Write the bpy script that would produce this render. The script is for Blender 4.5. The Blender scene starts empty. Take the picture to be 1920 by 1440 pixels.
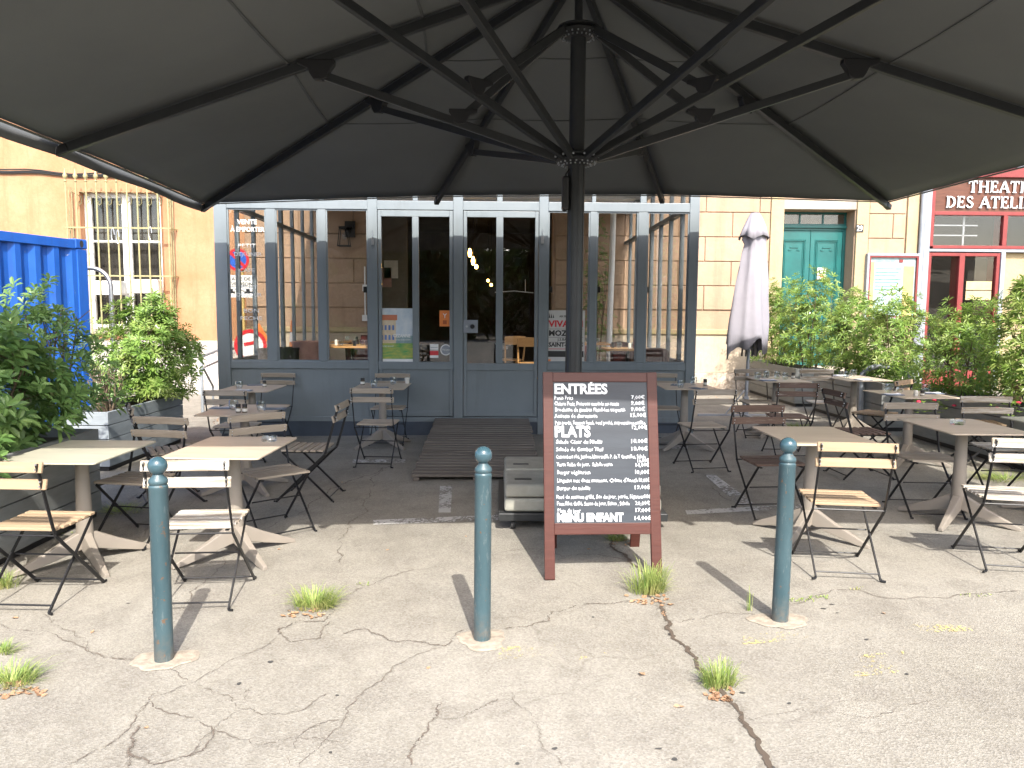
import bpy, math, random
from mathutils import Matrix, Vector, Euler
R_ = math.radians
rnd = random.Random(7)
SC = bpy.context.scene
COL = SC.collection

# ------------------------------------------------------------------ camera
FPX = 1400.0; CAMH = 1.62
CM = Matrix.Rotation(-R_(1.0), 3, 'Z') @ Matrix.Rotation(R_(90 - 5.4), 3, 'X') @ Matrix.Rotation(R_(0.4), 3, 'Z')
cd = bpy.data.cameras.new('camera'); cam = bpy.data.objects.new('camera', cd); COL.objects.link(cam)
cam.matrix_world = Matrix.Translation((0, 0, CAMH)) @ CM.to_4x4()
cd.sensor_fit = 'HORIZONTAL'; cd.sensor_width = 36; cd.lens = 36 * FPX / 1920; cd.clip_start = .05; cd.clip_end = 1500
SC.camera = cam
# ------------------------------------------------------------------ light
SUN_EL = 46.0; SUN_DX, SUN_DY = -.19, .98      # shadows run this way over the ground
sd = bpy.data.lights.new('sun', 'SUN'); sun = bpy.data.objects.new('sun', sd); COL.objects.link(sun)
sd.energy = 2.3; sd.angle = R_(.5); sd.color = (1, .955, .88)
ce, se = math.cos(R_(SUN_EL)), math.sin(R_(SUN_EL))
sun.rotation_euler = Vector((SUN_DX * ce, SUN_DY * ce, -se)).to_track_quat('-Z', 'Y').to_euler()
W = bpy.data.worlds.new('World'); SC.world = W; W.use_nodes = True
nt = W.node_tree; sky = nt.nodes.new('ShaderNodeTexSky'); sky.sky_type = 'NISHITA'; sky.sun_disc = False
sky.sun_elevation = R_(SUN_EL); sky.sun_rotation = math.atan2(-SUN_DX, -SUN_DY)
sky.air_density = 1.0; sky.dust_density = 3.2
nt.links.new(sky.outputs[0], nt.nodes['Background'].inputs[0]); nt.nodes['Background'].inputs[1].default_value = .15
SC.view_settings.view_transform = 'Standard'; SC.view_settings.look = 'None'
SC.view_settings.exposure = 1.89; SC.view_settings.gamma = 1
SC.cycles.transparent_max_bounces = 32; SC.cycles.max_bounces = 8

# ------------------------------------------------------------------ helpers
def gz(x): return .012 * max(-9, min(9, x))
def ray(px, py): return CM @ Vector(((px - 960) / FPX, -(py - 720) / FPX, -1))
def P(px, py, h=0.0):                       # point at height h above the ground under a photo pixel
    d = ray(px, py); t = (h - CAMH) / (d.z - .012 * d.x); return Vector((0, 0, CAMH)) + d * t
def RY(px, py, Y):                          # point on the plane y = Y
    d = ray(px, py); return Vector((0, 0, CAMH)) + d * (Y / d.y)

def tag(o, label=None, cat=None, group=None, kind=None):
    if label: o['label'] = label
    if cat: o['category'] = cat
    if group: o['group'] = group
    if kind: o['kind'] = kind
    return o
def empty(name, loc, rz=0, label=None, cat=None, group=None):
    o = bpy.data.objects.new(name, None); COL.objects.link(o); o.location = loc; o.rotation_euler = (0, 0, rz)
    o.empty_display_size = .1
    return tag(o, label, cat, group)
def wloc(o):
    v = Vector((0, 0, 0))
    while o: v += Vector(o.location); o = o.parent
    return v
class MB:
    def __init__(s): s.v = []; s.f = []
    def add(s, vs, fs):
        n = len(s.v); s.v += [tuple(a) for a in vs]; s.f += [tuple(i + n for i in f) for f in fs]; return s
    def box(s, c, d, rot=None):
        x, y, z = d[0] / 2, d[1] / 2, d[2] / 2
        vs = [Vector(a) for a in ((-x,-y,-z),(x,-y,-z),(x,y,-z),(-x,y,-z),(-x,-y,z),(x,-y,z),(x,y,z),(-x,y,z))]
        if rot is not None: vs = [rot @ a for a in vs]
        return s.add([a + Vector(c) for a in vs], [(3,2,1,0),(4,5,6,7),(0,1,5,4),(1,2,6,5),(2,3,7,6),(3,0,4,7)])
    def b2(s, x0, x1, y0, y1, z0, z1):
        return s.box(((x0+x1)/2, (y0+y1)/2, (z0+z1)/2), (abs(x1-x0), abs(y1-y0), abs(z1-z0)))
    def bar(s, p0, p1, w, h, up=(0,0,1)):
        p0, p1 = Vector(p0), Vector(p1); d = p1 - p0; L = d.length; d.normalize()
        u = Vector(up)
        if abs(d.dot(u)) > .98: u = Vector((0,1,0))
        sx = d.cross(u).normalized(); uz = sx.cross(d).normalized()
        m = Matrix((sx, d, uz)).transposed()
        return s.box((p0 + p1) / 2, (w, L, h), m)
    def tube(s, pts, r, seg=8, cap=True):
        pts = [Vector(p) for p in pts]; n = len(pts); vs = []; fs = []
        rr = r if isinstance(r, (list, tuple)) else [r] * n
        ref = None
        for i, p in enumerate(pts):
            d = (pts[min(i+1, n-1)] - pts[max(i-1, 0)]).normalized()
            if ref is None: ref = Vector((0,0,1)) if abs(d.z) < .9 else Vector((1,0,0))
            a = d.cross(ref).normalized(); b = a.cross(d).normalized(); ref = b
            for k in range(seg):
                t = 2 * math.pi * k / seg; vs.append(p + (a * math.cos(t) + b * math.sin(t)) * rr[i])
        for i in range(n - 1):
            for k in range(seg):
                k2 = (k + 1) % seg; fs.append((i*seg+k, i*seg+k2, (i+1)*seg+k2, (i+1)*seg+k))
        if cap: fs.append(tuple(range(seg))[::-1]); fs.append(tuple((n-1)*seg + k for k in range(seg)))
        return s.add(vs, fs)
    def lathe(s, c, prof, seg=20, sx=1, sy=1):
        vs = []; fs = []; n = len(prof)
        for r, z in prof:
            for k in range(seg):
                t = 2 * math.pi * k / seg
                vs.append((c[0] + max(r, 1e-4) * sx * math.cos(t), c[1] + max(r, 1e-4) * sy * math.sin(t), c[2] + z))
        for i in range(n - 1):
            for k in range(seg):
                k2 = (k + 1) % seg; fs.append((i*seg+k, i*seg+k2, (i+1)*seg+k2, (i+1)*seg+k))
        if prof[0][0] > 1e-3 and prof[0] != prof[-1]: fs.append(tuple(range(seg))[::-1])
        if prof[-1][0] > 1e-3 and prof[0] != prof[-1]: fs.append(tuple((n-1)*seg + k for k in range(seg)))
        return s.add(vs, fs)
    def prism(s, pts, z0, z1):               # pts ccw in xy
        n = len(pts); vs = [(x, y, z0) for x, y in pts] + [(x, y, z1) for x, y in pts]
        fs = [tuple(range(n))[::-1], tuple(range(n, 2*n))] + [(i, (i+1) % n, n + (i+1) % n, n + i) for i in range(n)]
        return s.add(vs, fs)
    def xf(s, m): s.v = [tuple(m @ Vector(a)) for a in s.v]; return s
    def islands(s):
        p = list(range(len(s.v)))
        def f(a):
            while p[a] != a: p[a] = p[p[a]]; a = p[a]
            return a
        for q in s.f:
            for b in q[1:]:
                x, y = f(q[0]), f(b)
                if x != y: p[x] = y
        g = {}
        for i in range(len(s.v)): g.setdefault(f(i), []).append(i)
        out = []
        for ids in g.values():
            mp = {i: k for k, i in enumerate(ids)}; m = MB(); m.v = [s.v[i] for i in ids]; st = set(ids)
            m.f = [tuple(mp[i] for i in q) for q in s.f if q[0] in st]; out.append(m)
        return out
    def each(s, name, mat, parent=None, **k):
        return [m.build(name, mat, parent, **k) for m in s.islands()]
    def build(s, name, mat, parent=None, world=False, smooth=False, bevel=0, top=False, seg=2):
        vs = s.v; loc = Vector((0, 0, 0))
        if top:
            xs = [a[0] for a in vs]; ys = [a[1] for a in vs]; zs = [a[2] for a in vs]
            loc = Vector(((min(xs)+max(xs))/2, (min(ys)+max(ys))/2, min(zs)))
        off = wloc(parent) if (world and parent) else loc
        me = bpy.data.meshes.new(name)
        me.from_pydata([(a[0]-off.x, a[1]-off.y, a[2]-off.z) for a in vs], [], s.f); me.update()
        if smooth: me.polygons.foreach_set('use_smooth', [True] * len(me.polygons))
        for m in (mat if isinstance(mat, (list, tuple)) else [mat]): me.materials.append(m)
        o = bpy.data.objects.new(name, me); COL.objects.link(o); o.location = loc if top else (0, 0, 0)
        if parent: o.parent = parent
        if bevel:
            b = o.modifiers.new('bevel', 'BEVEL'); b.width = bevel; b.segments = seg; b.limit_method = 'ANGLE'; b.angle_limit = R_(40)
        if smooth:
            try:
                me.set_sharp_from_angle(angle=R_(42))
            except Exception: pass
        return o
def thing(mb, name, mat, label, cat, group=None, **k):
    return tag(mb.build(name, mat, top=True, **k), label, cat, group)
def kids(o): return [c for c in bpy.data.objects if c.parent == o]
def copy_tree(o, parent=None):
    c = o.copy(); COL.objects.link(c); c.parent = parent
    for ch in kids(o): copy_tree(ch, c)
    return c

# ------------------------------------------------------------------ materials
def mk(name):
    m = bpy.data.materials.new(name); m.use_nodes = True; nt = m.node_tree
    return m, nt, nt.nodes['Principled BSDF']
def hexc(c): return (c[0], c[1], c[2], 1)
def mat(name, col, rough=.6, var=.12, scale=6, bump=0, bscale=60, metal=0, stretch=(1,1,1), col2=None, spec=.5, detail=6, lo=.35, hi=.65, coat=0):
    m, nt, b = mk(name); N = nt.nodes; L = nt.links
    tc = N.new('ShaderNodeTexCoord'); mp = N.new('ShaderNodeMapping'); mp.inputs['Scale'].default_value = stretch
    L.new(tc.outputs['Object'], mp.inputs[0])
    no = N.new('ShaderNodeTexNoise'); no.inputs['Scale'].default_value = scale; no.inputs['Detail'].default_value = detail; no.inputs['Roughness'].default_value = .62
    L.new(mp.outputs[0], no.inputs['Vector'])
    cr = N.new('ShaderNodeValToRGB'); cr.color_ramp.elements[0].position = lo; cr.color_ramp.elements[1].position = hi
    a = col; c2 = col2 or tuple(min(1, x * (1 + var)) for x in col); a = col if col2 else tuple(x * (1 - var) for x in col)
    cr.color_ramp.elements[0].color = hexc(a); cr.color_ramp.elements[1].color = hexc(c2)
    L.new(no.outputs['Fac'], cr.inputs[0]); L.new(cr.outputs[0], b.inputs['Base Color'])
    b.inputs['Roughness'].default_value = rough; b.inputs['Metallic'].default_value = metal
    b.inputs['Specular IOR Level'].default_value = spec
    if coat: b.inputs['Coat Weight'].default_value = coat
    if bump:
        n2 = N.new('ShaderNodeTexNoise'); n2.inputs['Scale'].default_value = bscale; n2.inputs['Detail'].default_value = 5
        L.new(mp.outputs[0], n2.inputs['Vector'])
        bp = N.new('ShaderNodeBump'); bp.inputs['Strength'].default_value = 1; bp.inputs['Distance'].default_value = bump
        L.new(n2.outputs['Fac'], bp.inputs['Height']); L.new(bp.outputs[0], b.inputs['Normal'])
    return m
def mixn(nt, fac, a, b):
    n = nt.nodes.new('ShaderNodeMix'); n.data_type = 'RGBA'
    for s, v in ((0, fac), (6, a), (7, b)):
        if hasattr(v, 'links') or hasattr(v, 'is_linked'): nt.links.new(v, n.inputs[s])
        else: n.inputs[s].default_value = v if s == 0 else hexc(v)
    return n.outputs[2]
def noise(nt, vec, scale, detail=5, rough=.6):
    n = nt.nodes.new('ShaderNodeTexNoise'); n.inputs['Scale'].default_value = scale; n.inputs['Detail'].default_value = detail; n.inputs['Roughness'].default_value = rough
    nt.links.new(vec, n.inputs['Vector']); return n.outputs['Fac']
def ramp(nt, fac, p0, p1, v0=0, v1=1):
    n = nt.nodes.new('ShaderNodeMapRange'); n.inputs[1].default_value = p0; n.inputs[2].default_value = p1; n.inputs[3].default_value = v0; n.inputs[4].default_value = v1
    n.clamp = True; nt.links.new(fac, n.inputs[0]); return n.outputs[0]
def math_(nt, op, a, b):
    n = nt.nodes.new('ShaderNodeMath'); n.operation = op
    for i, v in enumerate((a, b)):
        if hasattr(v, 'is_linked'): nt.links.new(v, n.inputs[i])
        else: n.inputs[i].default_value = v
    return n.outputs[0]

def make_ground():
    m, nt, b = mk('asphalt'); N = nt.nodes
    tc = N.new('ShaderNodeTexCoord'); v = tc.outputs['Object']
    big = noise(nt, v, .55, 6, .6); mid = noise(nt, v, 3.2, 6, .65); fine = noise(nt, v, 95, 3, .7)
    c = mixn(nt, ramp(nt, big, .35, .68), (.180, .165, .134), (.258, .241, .204))
    c = mixn(nt, ramp(nt, mid, .44, .72, 0, .75), c, (.135, .12, .10))
    vo = N.new('ShaderNodeTexVoronoi'); vo.inputs['Scale'].default_value = 130; nt.links.new(v, vo.inputs['Vector'])
    sepc = N.new('ShaderNodeSeparateColor'); nt.links.new(vo.outputs['Color'], sepc.inputs[0])
    ag = ramp(nt, sepc.outputs[0], .1, .95)
    c = mixn(nt, math_(nt, 'MULTIPLY', ag, .26), c, (.44, .42, .38))
    dk = ramp(nt, sepc.outputs[1], .72, .95)
    c = mixn(nt, math_(nt, 'MULTIPLY', dk, .26), c, (.085, .078, .07))
    mp = N.new('ShaderNodeMapping'); mp.inputs['Scale'].default_value = (1.6, .35, 1); mp.inputs['Rotation'].default_value = (0, 0, .35); nt.links.new(v, mp.inputs[0])
    c = mixn(nt, ramp(nt, noise(nt, mp.outputs[0], 1.3, 6, .65), .54, .72, 0, .42), c, (.13, .117, .097))
    c = mixn(nt, ramp(nt, noise(nt, v, 7, 5, .7), .60, .68, 0, .35), c, (.31, .29, .245))
    # darker, browner asphalt on the terrace itself and along the house
    sp = N.new('ShaderNodeSeparateXYZ'); nt.links.new(v, sp.inputs[0])
    yy = math_(nt, 'ADD', sp.outputs[1], math_(nt, 'MULTIPLY', mid, .35))
    terr = ramp(nt, yy, 5.6, 6.1, 0, .0)
    c = mixn(nt, terr, c, (.135, .122, .112))
    # fine web of hairline cracks
    wn = N.new('ShaderNodeTexNoise'); wn.inputs['Scale'].default_value = 2.2; wn.inputs['Detail'].default_value = 5; nt.links.new(v, wn.inputs['Vector'])
    vm = N.new('ShaderNodeVectorMath'); vm.operation = 'MULTIPLY_ADD'; vm.inputs[1].default_value = (.5, .5, .5)
    nt.links.new(wn.outputs['Color'], vm.inputs[0]); nt.links.new(v, vm.inputs[2])
    vc = N.new('ShaderNodeTexVoronoi'); vc.feature = 'DISTANCE_TO_EDGE'; vc.inputs['Scale'].default_value = 1.7; nt.links.new(vm.outputs[0], vc.inputs['Vector'])
    cr = ramp(nt, vc.outputs['Distance'], .003, .022, 1, 0)
    zone = math_(nt, 'MULTIPLY', ramp(nt, noise(nt, v, .42, 2, .5), .44, .58), ramp(nt, noise(nt, v, 2.6, 3, .6), .42, .56))
    c = mixn(nt, math_(nt, 'MULTIPLY', math_(nt, 'MULTIPLY', cr, zone), .34), c, (.10, .085, .07))
    nt.links.new(c, b.inputs['Base Color']); b.inputs['Roughness'].default_value = .9; b.inputs['Specular IOR Level'].default_value = .25
    bp = N.new('ShaderNodeBump'); bp.inputs['Distance'].default_value = .0024; bp.inputs['Strength'].default_value = .8
    nt.links.new(math_(nt, 'ADD', vo.outputs['Distance'], math_(nt, 'MULTIPLY', fine, .6)), bp.inputs['Height']); nt.links.new(bp.outputs[0], b.inputs['Normal'])
    return m
def make_wood(name, c0, c1, paint=None, pf=(.45, .6), rough=.75):
    m, nt, b = mk(name); N = nt.nodes
    tc = N.new('ShaderNodeTexCoord'); mp = N.new('ShaderNodeMapping'); mp.inputs['Scale'].default_value = (1.2, 14, 14)
    nt.links.new(tc.outputs['Object'], mp.inputs[0]); v = mp.outputs[0]
    ge = N.new('ShaderNodeNewGeometry')
    oi = N.new('ShaderNodeObjectInfo')
    ad = N.new('ShaderNodeVectorMath'); ad.operation = 'ADD'
    cx = N.new('ShaderNodeCombineXYZ'); nt.links.new(math_(nt, 'MULTIPLY', oi.outputs['Random'], 40), cx.inputs[0]); nt.links.new(math_(nt, 'MULTIPLY', ge.outputs['Random Per Island'], 30), cx.inputs[1])
    nt.links.new(v, ad.inputs[0]); nt.links.new(cx.outputs[0], ad.inputs[1]); v = ad.outputs[0]
    n1 = noise(nt, v, 3.0, 8, .7)
    c = mixn(nt, ramp(nt, n1, .3, .7), c0, c1)
    isl = ramp(nt, ge.outputs['Random Per Island'], 0, 1, 0, .35)
    c = mixn(nt, isl, c, tuple(x * .62 for x in c0))
    if paint:
        n2 = noise(nt, v, 2.2, 8, .75)
        c = mixn(nt, ramp(nt, n2, pf[0], pf[1]), c, paint)
    nt.links.new(c, b.inputs['Base Color']); b.inputs['Roughness'].default_value = rough; b.inputs['Specular IOR Level'].default_value = .3
    bp = N.new('ShaderNodeBump'); bp.inputs['Distance'].default_value = .0015; nt.links.new(n1, bp.inputs['Height']); nt.links.new(bp.outputs[0], b.inputs['Normal'])
    return m
def make_leaf(name, c0, c1, c2, trans=.3, rough=.38):
    m, nt, b = mk(name); N = nt.nodes
    ge = N.new('ShaderNodeNewGeometry'); tc = N.new('ShaderNodeTexCoord')
    c = mixn(nt, ge.outputs['Random Per Island'], c0, c1)
    c = mixn(nt, ramp(nt, noise(nt, tc.outputs['Object'], 3.5, 3), .5, .68, 0, .8), c, c2)
    nt.links.new(c, b.inputs['Base Color']); b.inputs['Roughness'].default_value = rough; b.inputs['Specular IOR Level'].default_value = .45
    tr = N.new('ShaderNodeBsdfTranslucent'); hs = N.new('ShaderNodeHueSaturation'); hs.inputs['Value'].default_value = 1.5; hs.inputs['Hue'].default_value = .49
    nt.links.new(c, hs.inputs['Color']); nt.links.new(hs.outputs[0], tr.inputs[0])
    mx = N.new('ShaderNodeMixShader'); mx.inputs[0].default_value = trans
    nt.links.new(b.outputs[0], mx.inputs[1]); nt.links.new(tr.outputs[0], mx.inputs[2]); nt.links.new(mx.outputs[0], N['Material Output'].inputs[0])
    return m
def make_glass(name, tint=(.93, .96, .95), ior=1.5, rough=0.0, k=1.0):
    m, nt, b = mk(name); N = nt.nodes; N.remove(b)
    t = N.new('ShaderNodeBsdfTransparent'); t.inputs[0].default_value = hexc(tint)
    g = N.new('ShaderNodeBsdfGlossy'); g.inputs['Roughness'].default_value = rough; g.inputs[0].default_value = (.95, .97, 1, 1)
    fr = N.new('ShaderNodeFresnel'); ge = N.new('ShaderNodeNewGeometry'); nt.links.new(ramp(nt, ge.outputs['Backfacing'], 0, 1, ior, 1 / ior), fr.inputs[0])
    mx = N.new('ShaderNodeMixShader')
    nt.links.new(math_(nt, 'MULTIPLY', fr.outputs[0], k), mx.inputs[0]); nt.links.new(t.outputs[0], mx.inputs[1]); nt.links.new(g.outputs[0], mx.inputs[2]); nt.links.new(mx.outputs[0], N['Material Output'].inputs[0])
    return m
def make_emit(name, col, s):
    m, nt, b = mk(name); b.inputs['Emission Color'].default_value = hexc(col); b.inputs['Emission Strength'].default_value = s; b.inputs['Base Color'].default_value = hexc(col); return m
def make_worn(name, col, lo=.45, hi=.52, scale=28):
    m, nt, b = mk(name); N = nt.nodes; tc = N.new('ShaderNodeTexCoord')
    n = math_(nt, 'ADD', math_(nt, 'MULTIPLY', noise(nt, tc.outputs['Object'], scale, 6, .7), .6), math_(nt, 'MULTIPLY', noise(nt, tc.outputs['Object'], 3.1, 3, .6), .4))
    t = N.new('ShaderNodeBsdfTransparent'); mx = N.new('ShaderNodeMixShader')
    b.inputs['Base Color'].default_value = hexc(col); b.inputs['Roughness'].default_value = .85
    nt.links.new(ramp(nt, n, lo, hi), mx.inputs[0]); nt.links.new(t.outputs[0], mx.inputs[1]); nt.links.new(b.outputs[0], mx.inputs[2]); nt.links.new(mx.outputs[0], N['Material Output'].inputs[0])
    return m
def make_plaster(name, base, pale, stain, zpale=None):
    m, nt, b = mk(name); N = nt.nodes; tc = N.new('ShaderNodeTexCoord'); v = tc.outputs['Object']
    c = mixn(nt, ramp(nt, noise(nt, v, .9, 7, .65), .4, .66), base, pale)
    mp = N.new('ShaderNodeMapping'); mp.inputs['Scale'].default_value = (3.0, 3.0, .35); nt.links.new(v, mp.inputs[0])
    c = mixn(nt, ramp(nt, noise(nt, mp.outputs[0], 1.0, 6, .7), .50, .70, 0, .85), c, stain)
    c = mixn(nt, ramp(nt, noise(nt, v, 14, 5, .7), .35, .75, 0, .38), c, tuple(x * .72 for x in base))
    nt.links.new(c, b.inputs['Base Color']); b.inputs['Roughness'].default_value = .92; b.inputs['Specular IOR Level'].default_value = .15
    bp = N.new('ShaderNodeBump'); bp.inputs['Distance'].default_value = .006; nt.links.new(noise(nt, v, 22, 6, .7), bp.inputs['Height']); nt.links.new(bp.outputs[0], b.inputs['Normal'])
    return m

M = {}
M['ground'] = make_ground()
M['orange'] = make_plaster('orange_plaster', (.40, .205, .108), (.45, .27, .16), (.36, .155, .080))
M['base_white'] = make_plaster('white_limewash', (.46, .42, .37), (.56, .53, .48), (.30, .27, .24))
M['stone'] = make_plaster('stone_blocks', (.365, .255, .175), (.43, .305, .215), (.285, .195, .135))
M['stone_trim'] = make_plaster('stone_trim', (.39, .305, .18), (.44, .35, .215), (.31, .24, .15))
M['plinth_cream'] = make_plaster('cream_plinth', (.44, .36, .27), (.52, .44, .34), (.33, .27, .20))
M['stone_grey'] = make_plaster('grey_stone', (.36, .31, .25), (.45, .40, .33), (.25, .21, .17))
M['rubble'] = mat('rubble_base', (.24, .18, .13), .95, scale=9, col2=(.55, .48, .40), bump=.02, bscale=12)
M['paint'] = mat('blue_grey_paint', (.165, .195, .213), .42, .07, 3, bump=.0006, bscale=30, coat=.1)
M['paint_dark'] = mat('dark_blue_base', (.045, .06, .085), .5, .15, 4)
M['glass'] = make_glass('window_glass', (.945, .94, .925))
M['tumbler'] = make_glass('drinking_glass', (.90, .92, .92), 1.45, .0, 1.9)
M['black'] = mat('black_metal', (.011, .011, .012), .42, .2, 40, spec=.32)
M['blackplastic'] = mat('black_plastic', (.012, .012, .013), .5)
M['parasol_metal'] = mat('anthracite_metal', (.032, .034, .035), .42, .1, 8, metal=.3)
M['steel'] = mat('galvanised_steel', (.42, .44, .46), .38, .15, 18, metal=.85)
M['rail'] = mat('grey_rail_paint', (.22, .24, .26), .45, .15, 12)
M['hpl'] = mat('table_laminate', (.41, .335, .255), .42, scale=2.2, col2=(.49, .41, .32), stretch=(1, 5, 1), bump=.0003)
M['hpl_g'] = mat('table_laminate_green', (.34, .33, .26), .5, scale=2.2, col2=(.42, .40, .31), stretch=(1, 5, 1), bump=.0003)
M['taupe'] = mat('taupe_metal', (.235, .205, .17), .5, .06, 5)
M['bollard'] = mat('bollard_paint', (.055, .108, .130), .42, scale=9, col2=(.072, .130, .153), stretch=(1, 1, .25), bump=.0012, bscale=45, coat=.15)
def make_bollard():
    m, nt, b = mk('scuffed_bollard_paint'); N = nt.nodes; tc = N.new('ShaderNodeTexCoord'); v = tc.outputs['Object']; oi = N.new('ShaderNodeObjectInfo')
    ad = N.new('ShaderNodeVectorMath'); ad.operation = 'ADD'; nt.links.new(v, ad.inputs[0]); cx = N.new('ShaderNodeCombineXYZ'); nt.links.new(math_(nt, 'MULTIPLY', oi.outputs['Random'], 17), cx.inputs[0]); nt.links.new(cx.outputs[0], ad.inputs[1]); w = ad.outputs[0]
    mp = N.new('ShaderNodeMapping'); mp.inputs['Scale'].default_value = (1, 1, .22); nt.links.new(w, mp.inputs[0])
    c = mixn(nt, ramp(nt, noise(nt, mp.outputs[0], 11, 6, .65), .35, .68), (.029, .062, .075), (.047, .086, .100))
    c = mixn(nt, ramp(nt, noise(nt, mp.outputs[0], 38, 6, .75), .57, .64, 0, .8), c, (.10, .13, .138))
    c = mixn(nt, ramp(nt, noise(nt, w, 26, 5, .7), .635, .66), c, (.12, .07, .04))
    sp = N.new('ShaderNodeSeparateXYZ'); nt.links.new(v, sp.inputs[0])
    foot = math_(nt, 'MULTIPLY', ramp(nt, sp.outputs[2], .0, .16, 1, 0), ramp(nt, noise(nt, w, 30, 5, .7), .35, .6))
    c = mixn(nt, foot, c, (.10, .09, .075))
    nt.links.new(c, b.inputs['Base Color']); nt.links.new(ramp(nt, noise(nt, w, 20, 5), .3, .7, .35, .62), b.inputs['Roughness'])
    bp = N.new('ShaderNodeBump'); bp.inputs['Distance'].default_value = .0012; nt.links.new(noise(nt, w, 60, 5, .7), bp.inputs['Height']); nt.links.new(bp.outputs[0], b.inputs['Normal']); return m
M['bollard'] = make_bollard()
def make_scuffed(name, c0, c1, chip, dirt, sc=3.0, t=.64, rough=.45, streak=(1, 1, .12), amt=.7):
    m, nt, b = mk(name); N = nt.nodes; tc = N.new('ShaderNodeTexCoord'); v = tc.outputs['Object']
    mp = N.new('ShaderNodeMapping'); mp.inputs['Scale'].default_value = streak; nt.links.new(v, mp.inputs[0])
    c = mixn(nt, ramp(nt, noise(nt, v, sc, 6, .65), .3, .7), c0, c1)
    c = mixn(nt, ramp(nt, noise(nt, mp.outputs[0], sc * 4, 6, .7), .52, .74, 0, amt), c, dirt)
    c = mixn(nt, ramp(nt, noise(nt, v, sc * 7, 6, .75), t, t + .02), c, chip)
    nt.links.new(c, b.inputs['Base Color']); nt.links.new(ramp(nt, noise(nt, v, sc * 3, 5), .3, .7, rough - .08, rough + .16), b.inputs['Roughness'])
    bp = N.new('ShaderNodeBump'); bp.inputs['Distance'].default_value = .0012; nt.links.new(noise(nt, v, sc * 5, 4, .6), bp.inputs['Height']); nt.links.new(bp.outputs[0], b.inputs['Normal']); return m
M['paint'] = make_scuffed('blue_grey_paint', (.150, .177, .192), (.172, .200, .214), (.26, .27, .27), (.115, .13, .135), 2.2, .70, .42, amt=.45)
M['container'] = make_scuffed('blue_container_paint', (.008, .075, .34), (.016, .105, .42), (.35, .37, .40), (.02, .05, .17), 1.6, .665, .42, (1, 1, .15), .5)

M['cement'] = mat('cement_patch', (.22, .185, .145), .95, scale=24, col2=(.33, .29, .23), bump=.008, bscale=30)
M['boardwood'] = make_wood('brown_board_wood', (.055, .0165, .012), (.080, .026, .019), rough=.45)
M['slate'] = mat('blackboard', (.012, .018, .027), .5, scale=5, col2=(.022, .030, .041), stretch=(.4, 1, 3), bump=.0006, bscale=80)
M['chalk'] = mat('chalk_paint', (.72, .74, .76), .8, .1, 60)
M['white'] = mat('white_paint', (.74, .74, .72), .5, .06, 6)
M['whitewin'] = mat('white_window_paint', (.78, .78, .75), .55, .08, 6)
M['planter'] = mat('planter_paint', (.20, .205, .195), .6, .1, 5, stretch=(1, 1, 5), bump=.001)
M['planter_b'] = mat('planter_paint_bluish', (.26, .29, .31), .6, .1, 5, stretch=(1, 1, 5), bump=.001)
M['soil'] = mat('potting_soil', (.06, .045, .035), .95, .4, 14, bump=.02, bscale=20)
M['ramp'] = make_wood('ramp_boards', (.10, .085, .072), (.20, .175, .15), rough=.85)
M['slab'] = mat('ballast_slab', (.27, .265, .225), .8, .14, 7, bump=.002, bscale=50)
M['door_green'] = mat('teal_door_paint', (.005, .098, .092), .4, .12, 4, coat=.1)
M['red'] = mat('red_metal_paint', (.19, .028, .026), .4, .1, 5)
M['greymetal'] = mat('grey_metal_frame', (.24, .26, .29), .5, .12, 5)
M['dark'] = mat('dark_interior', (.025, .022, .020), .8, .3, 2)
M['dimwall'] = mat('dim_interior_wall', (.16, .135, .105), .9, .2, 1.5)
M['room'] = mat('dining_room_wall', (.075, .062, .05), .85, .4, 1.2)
M['grille'] = mat('olive_grille_paint', (.29, .26, .13), .55, .18, 10)
M['bark'] = mat('bark', (.10, .075, .055), .9, .3, 10, bump=.008, bscale=18)
M['twig'] = mat('twig', (.14, .10, .065), .8, .3, 20)
M['leafR'] = make_leaf('leaf_bright', (.10, .19, .035), (.23, .34, .07), (.33, .38, .115), .33)
M['leafL'] = make_leaf('leaf_fresh', (.12, .22, .045), (.26, .39, .09), (.36, .42, .13), .33)
M['leafD'] = make_leaf('leaf_dark', (.095, .19, .055), (.20, .33, .10), (.26, .37, .12), .36)
M['leafT'] = make_leaf('leaf_tree', (.035, .07, .018), (.06, .11, .03), (.08, .13, .035))
M['grass'] = make_leaf('grass_blade', (.13, .22, .045), (.36, .40, .13), (.40, .34, .16), .25, .6)
M['dry'] = make_leaf('dry_leaf', (.30, .17, .09), (.42, .28, .17), (.22, .12, .07), .15, .7)
def make_canvas(name, col, tr):
    m, nt, b = mk(name); N = nt.nodes; tc = N.new('ShaderNodeTexCoord'); v = tc.outputs['Object']
    c = mixn(nt, ramp(nt, noise(nt, v, .8, 5), .3, .7), col, tuple(x * 1.18 for x in col)); c = mixn(nt, ramp(nt, noise(nt, v, 260, 2), .3, .7, 0, .25), c, tuple(x * .6 for x in col))
    nt.links.new(c, b.inputs['Base Color']); b.inputs['Roughness'].default_value = .92; b.inputs['Specular IOR Level'].default_value = .1
    t = N.new('ShaderNodeBsdfTranslucent'); t.inputs[0].default_value = hexc(tr); ad = N.new('ShaderNodeAddShader')
    nt.links.new(b.outputs[0], ad.inputs[0]); nt.links.new(t.outputs[0], ad.inputs[1]); nt.links.new(ad.outputs[0], N['Material Output'].inputs[0]); return m
M['canvas'] = make_canvas('grey_canvas', (.132, .138, .137), (.0085, .0088, .0090))
M['hem'] = mat('canvas_hem', (.15, .15, .14), .85, .1, 8)
M['linen'] = mat('lilac_grey_canvas', (.28, .268, .295), .9, .05, 4, bump=.001, bscale=120, spec=.1)
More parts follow.
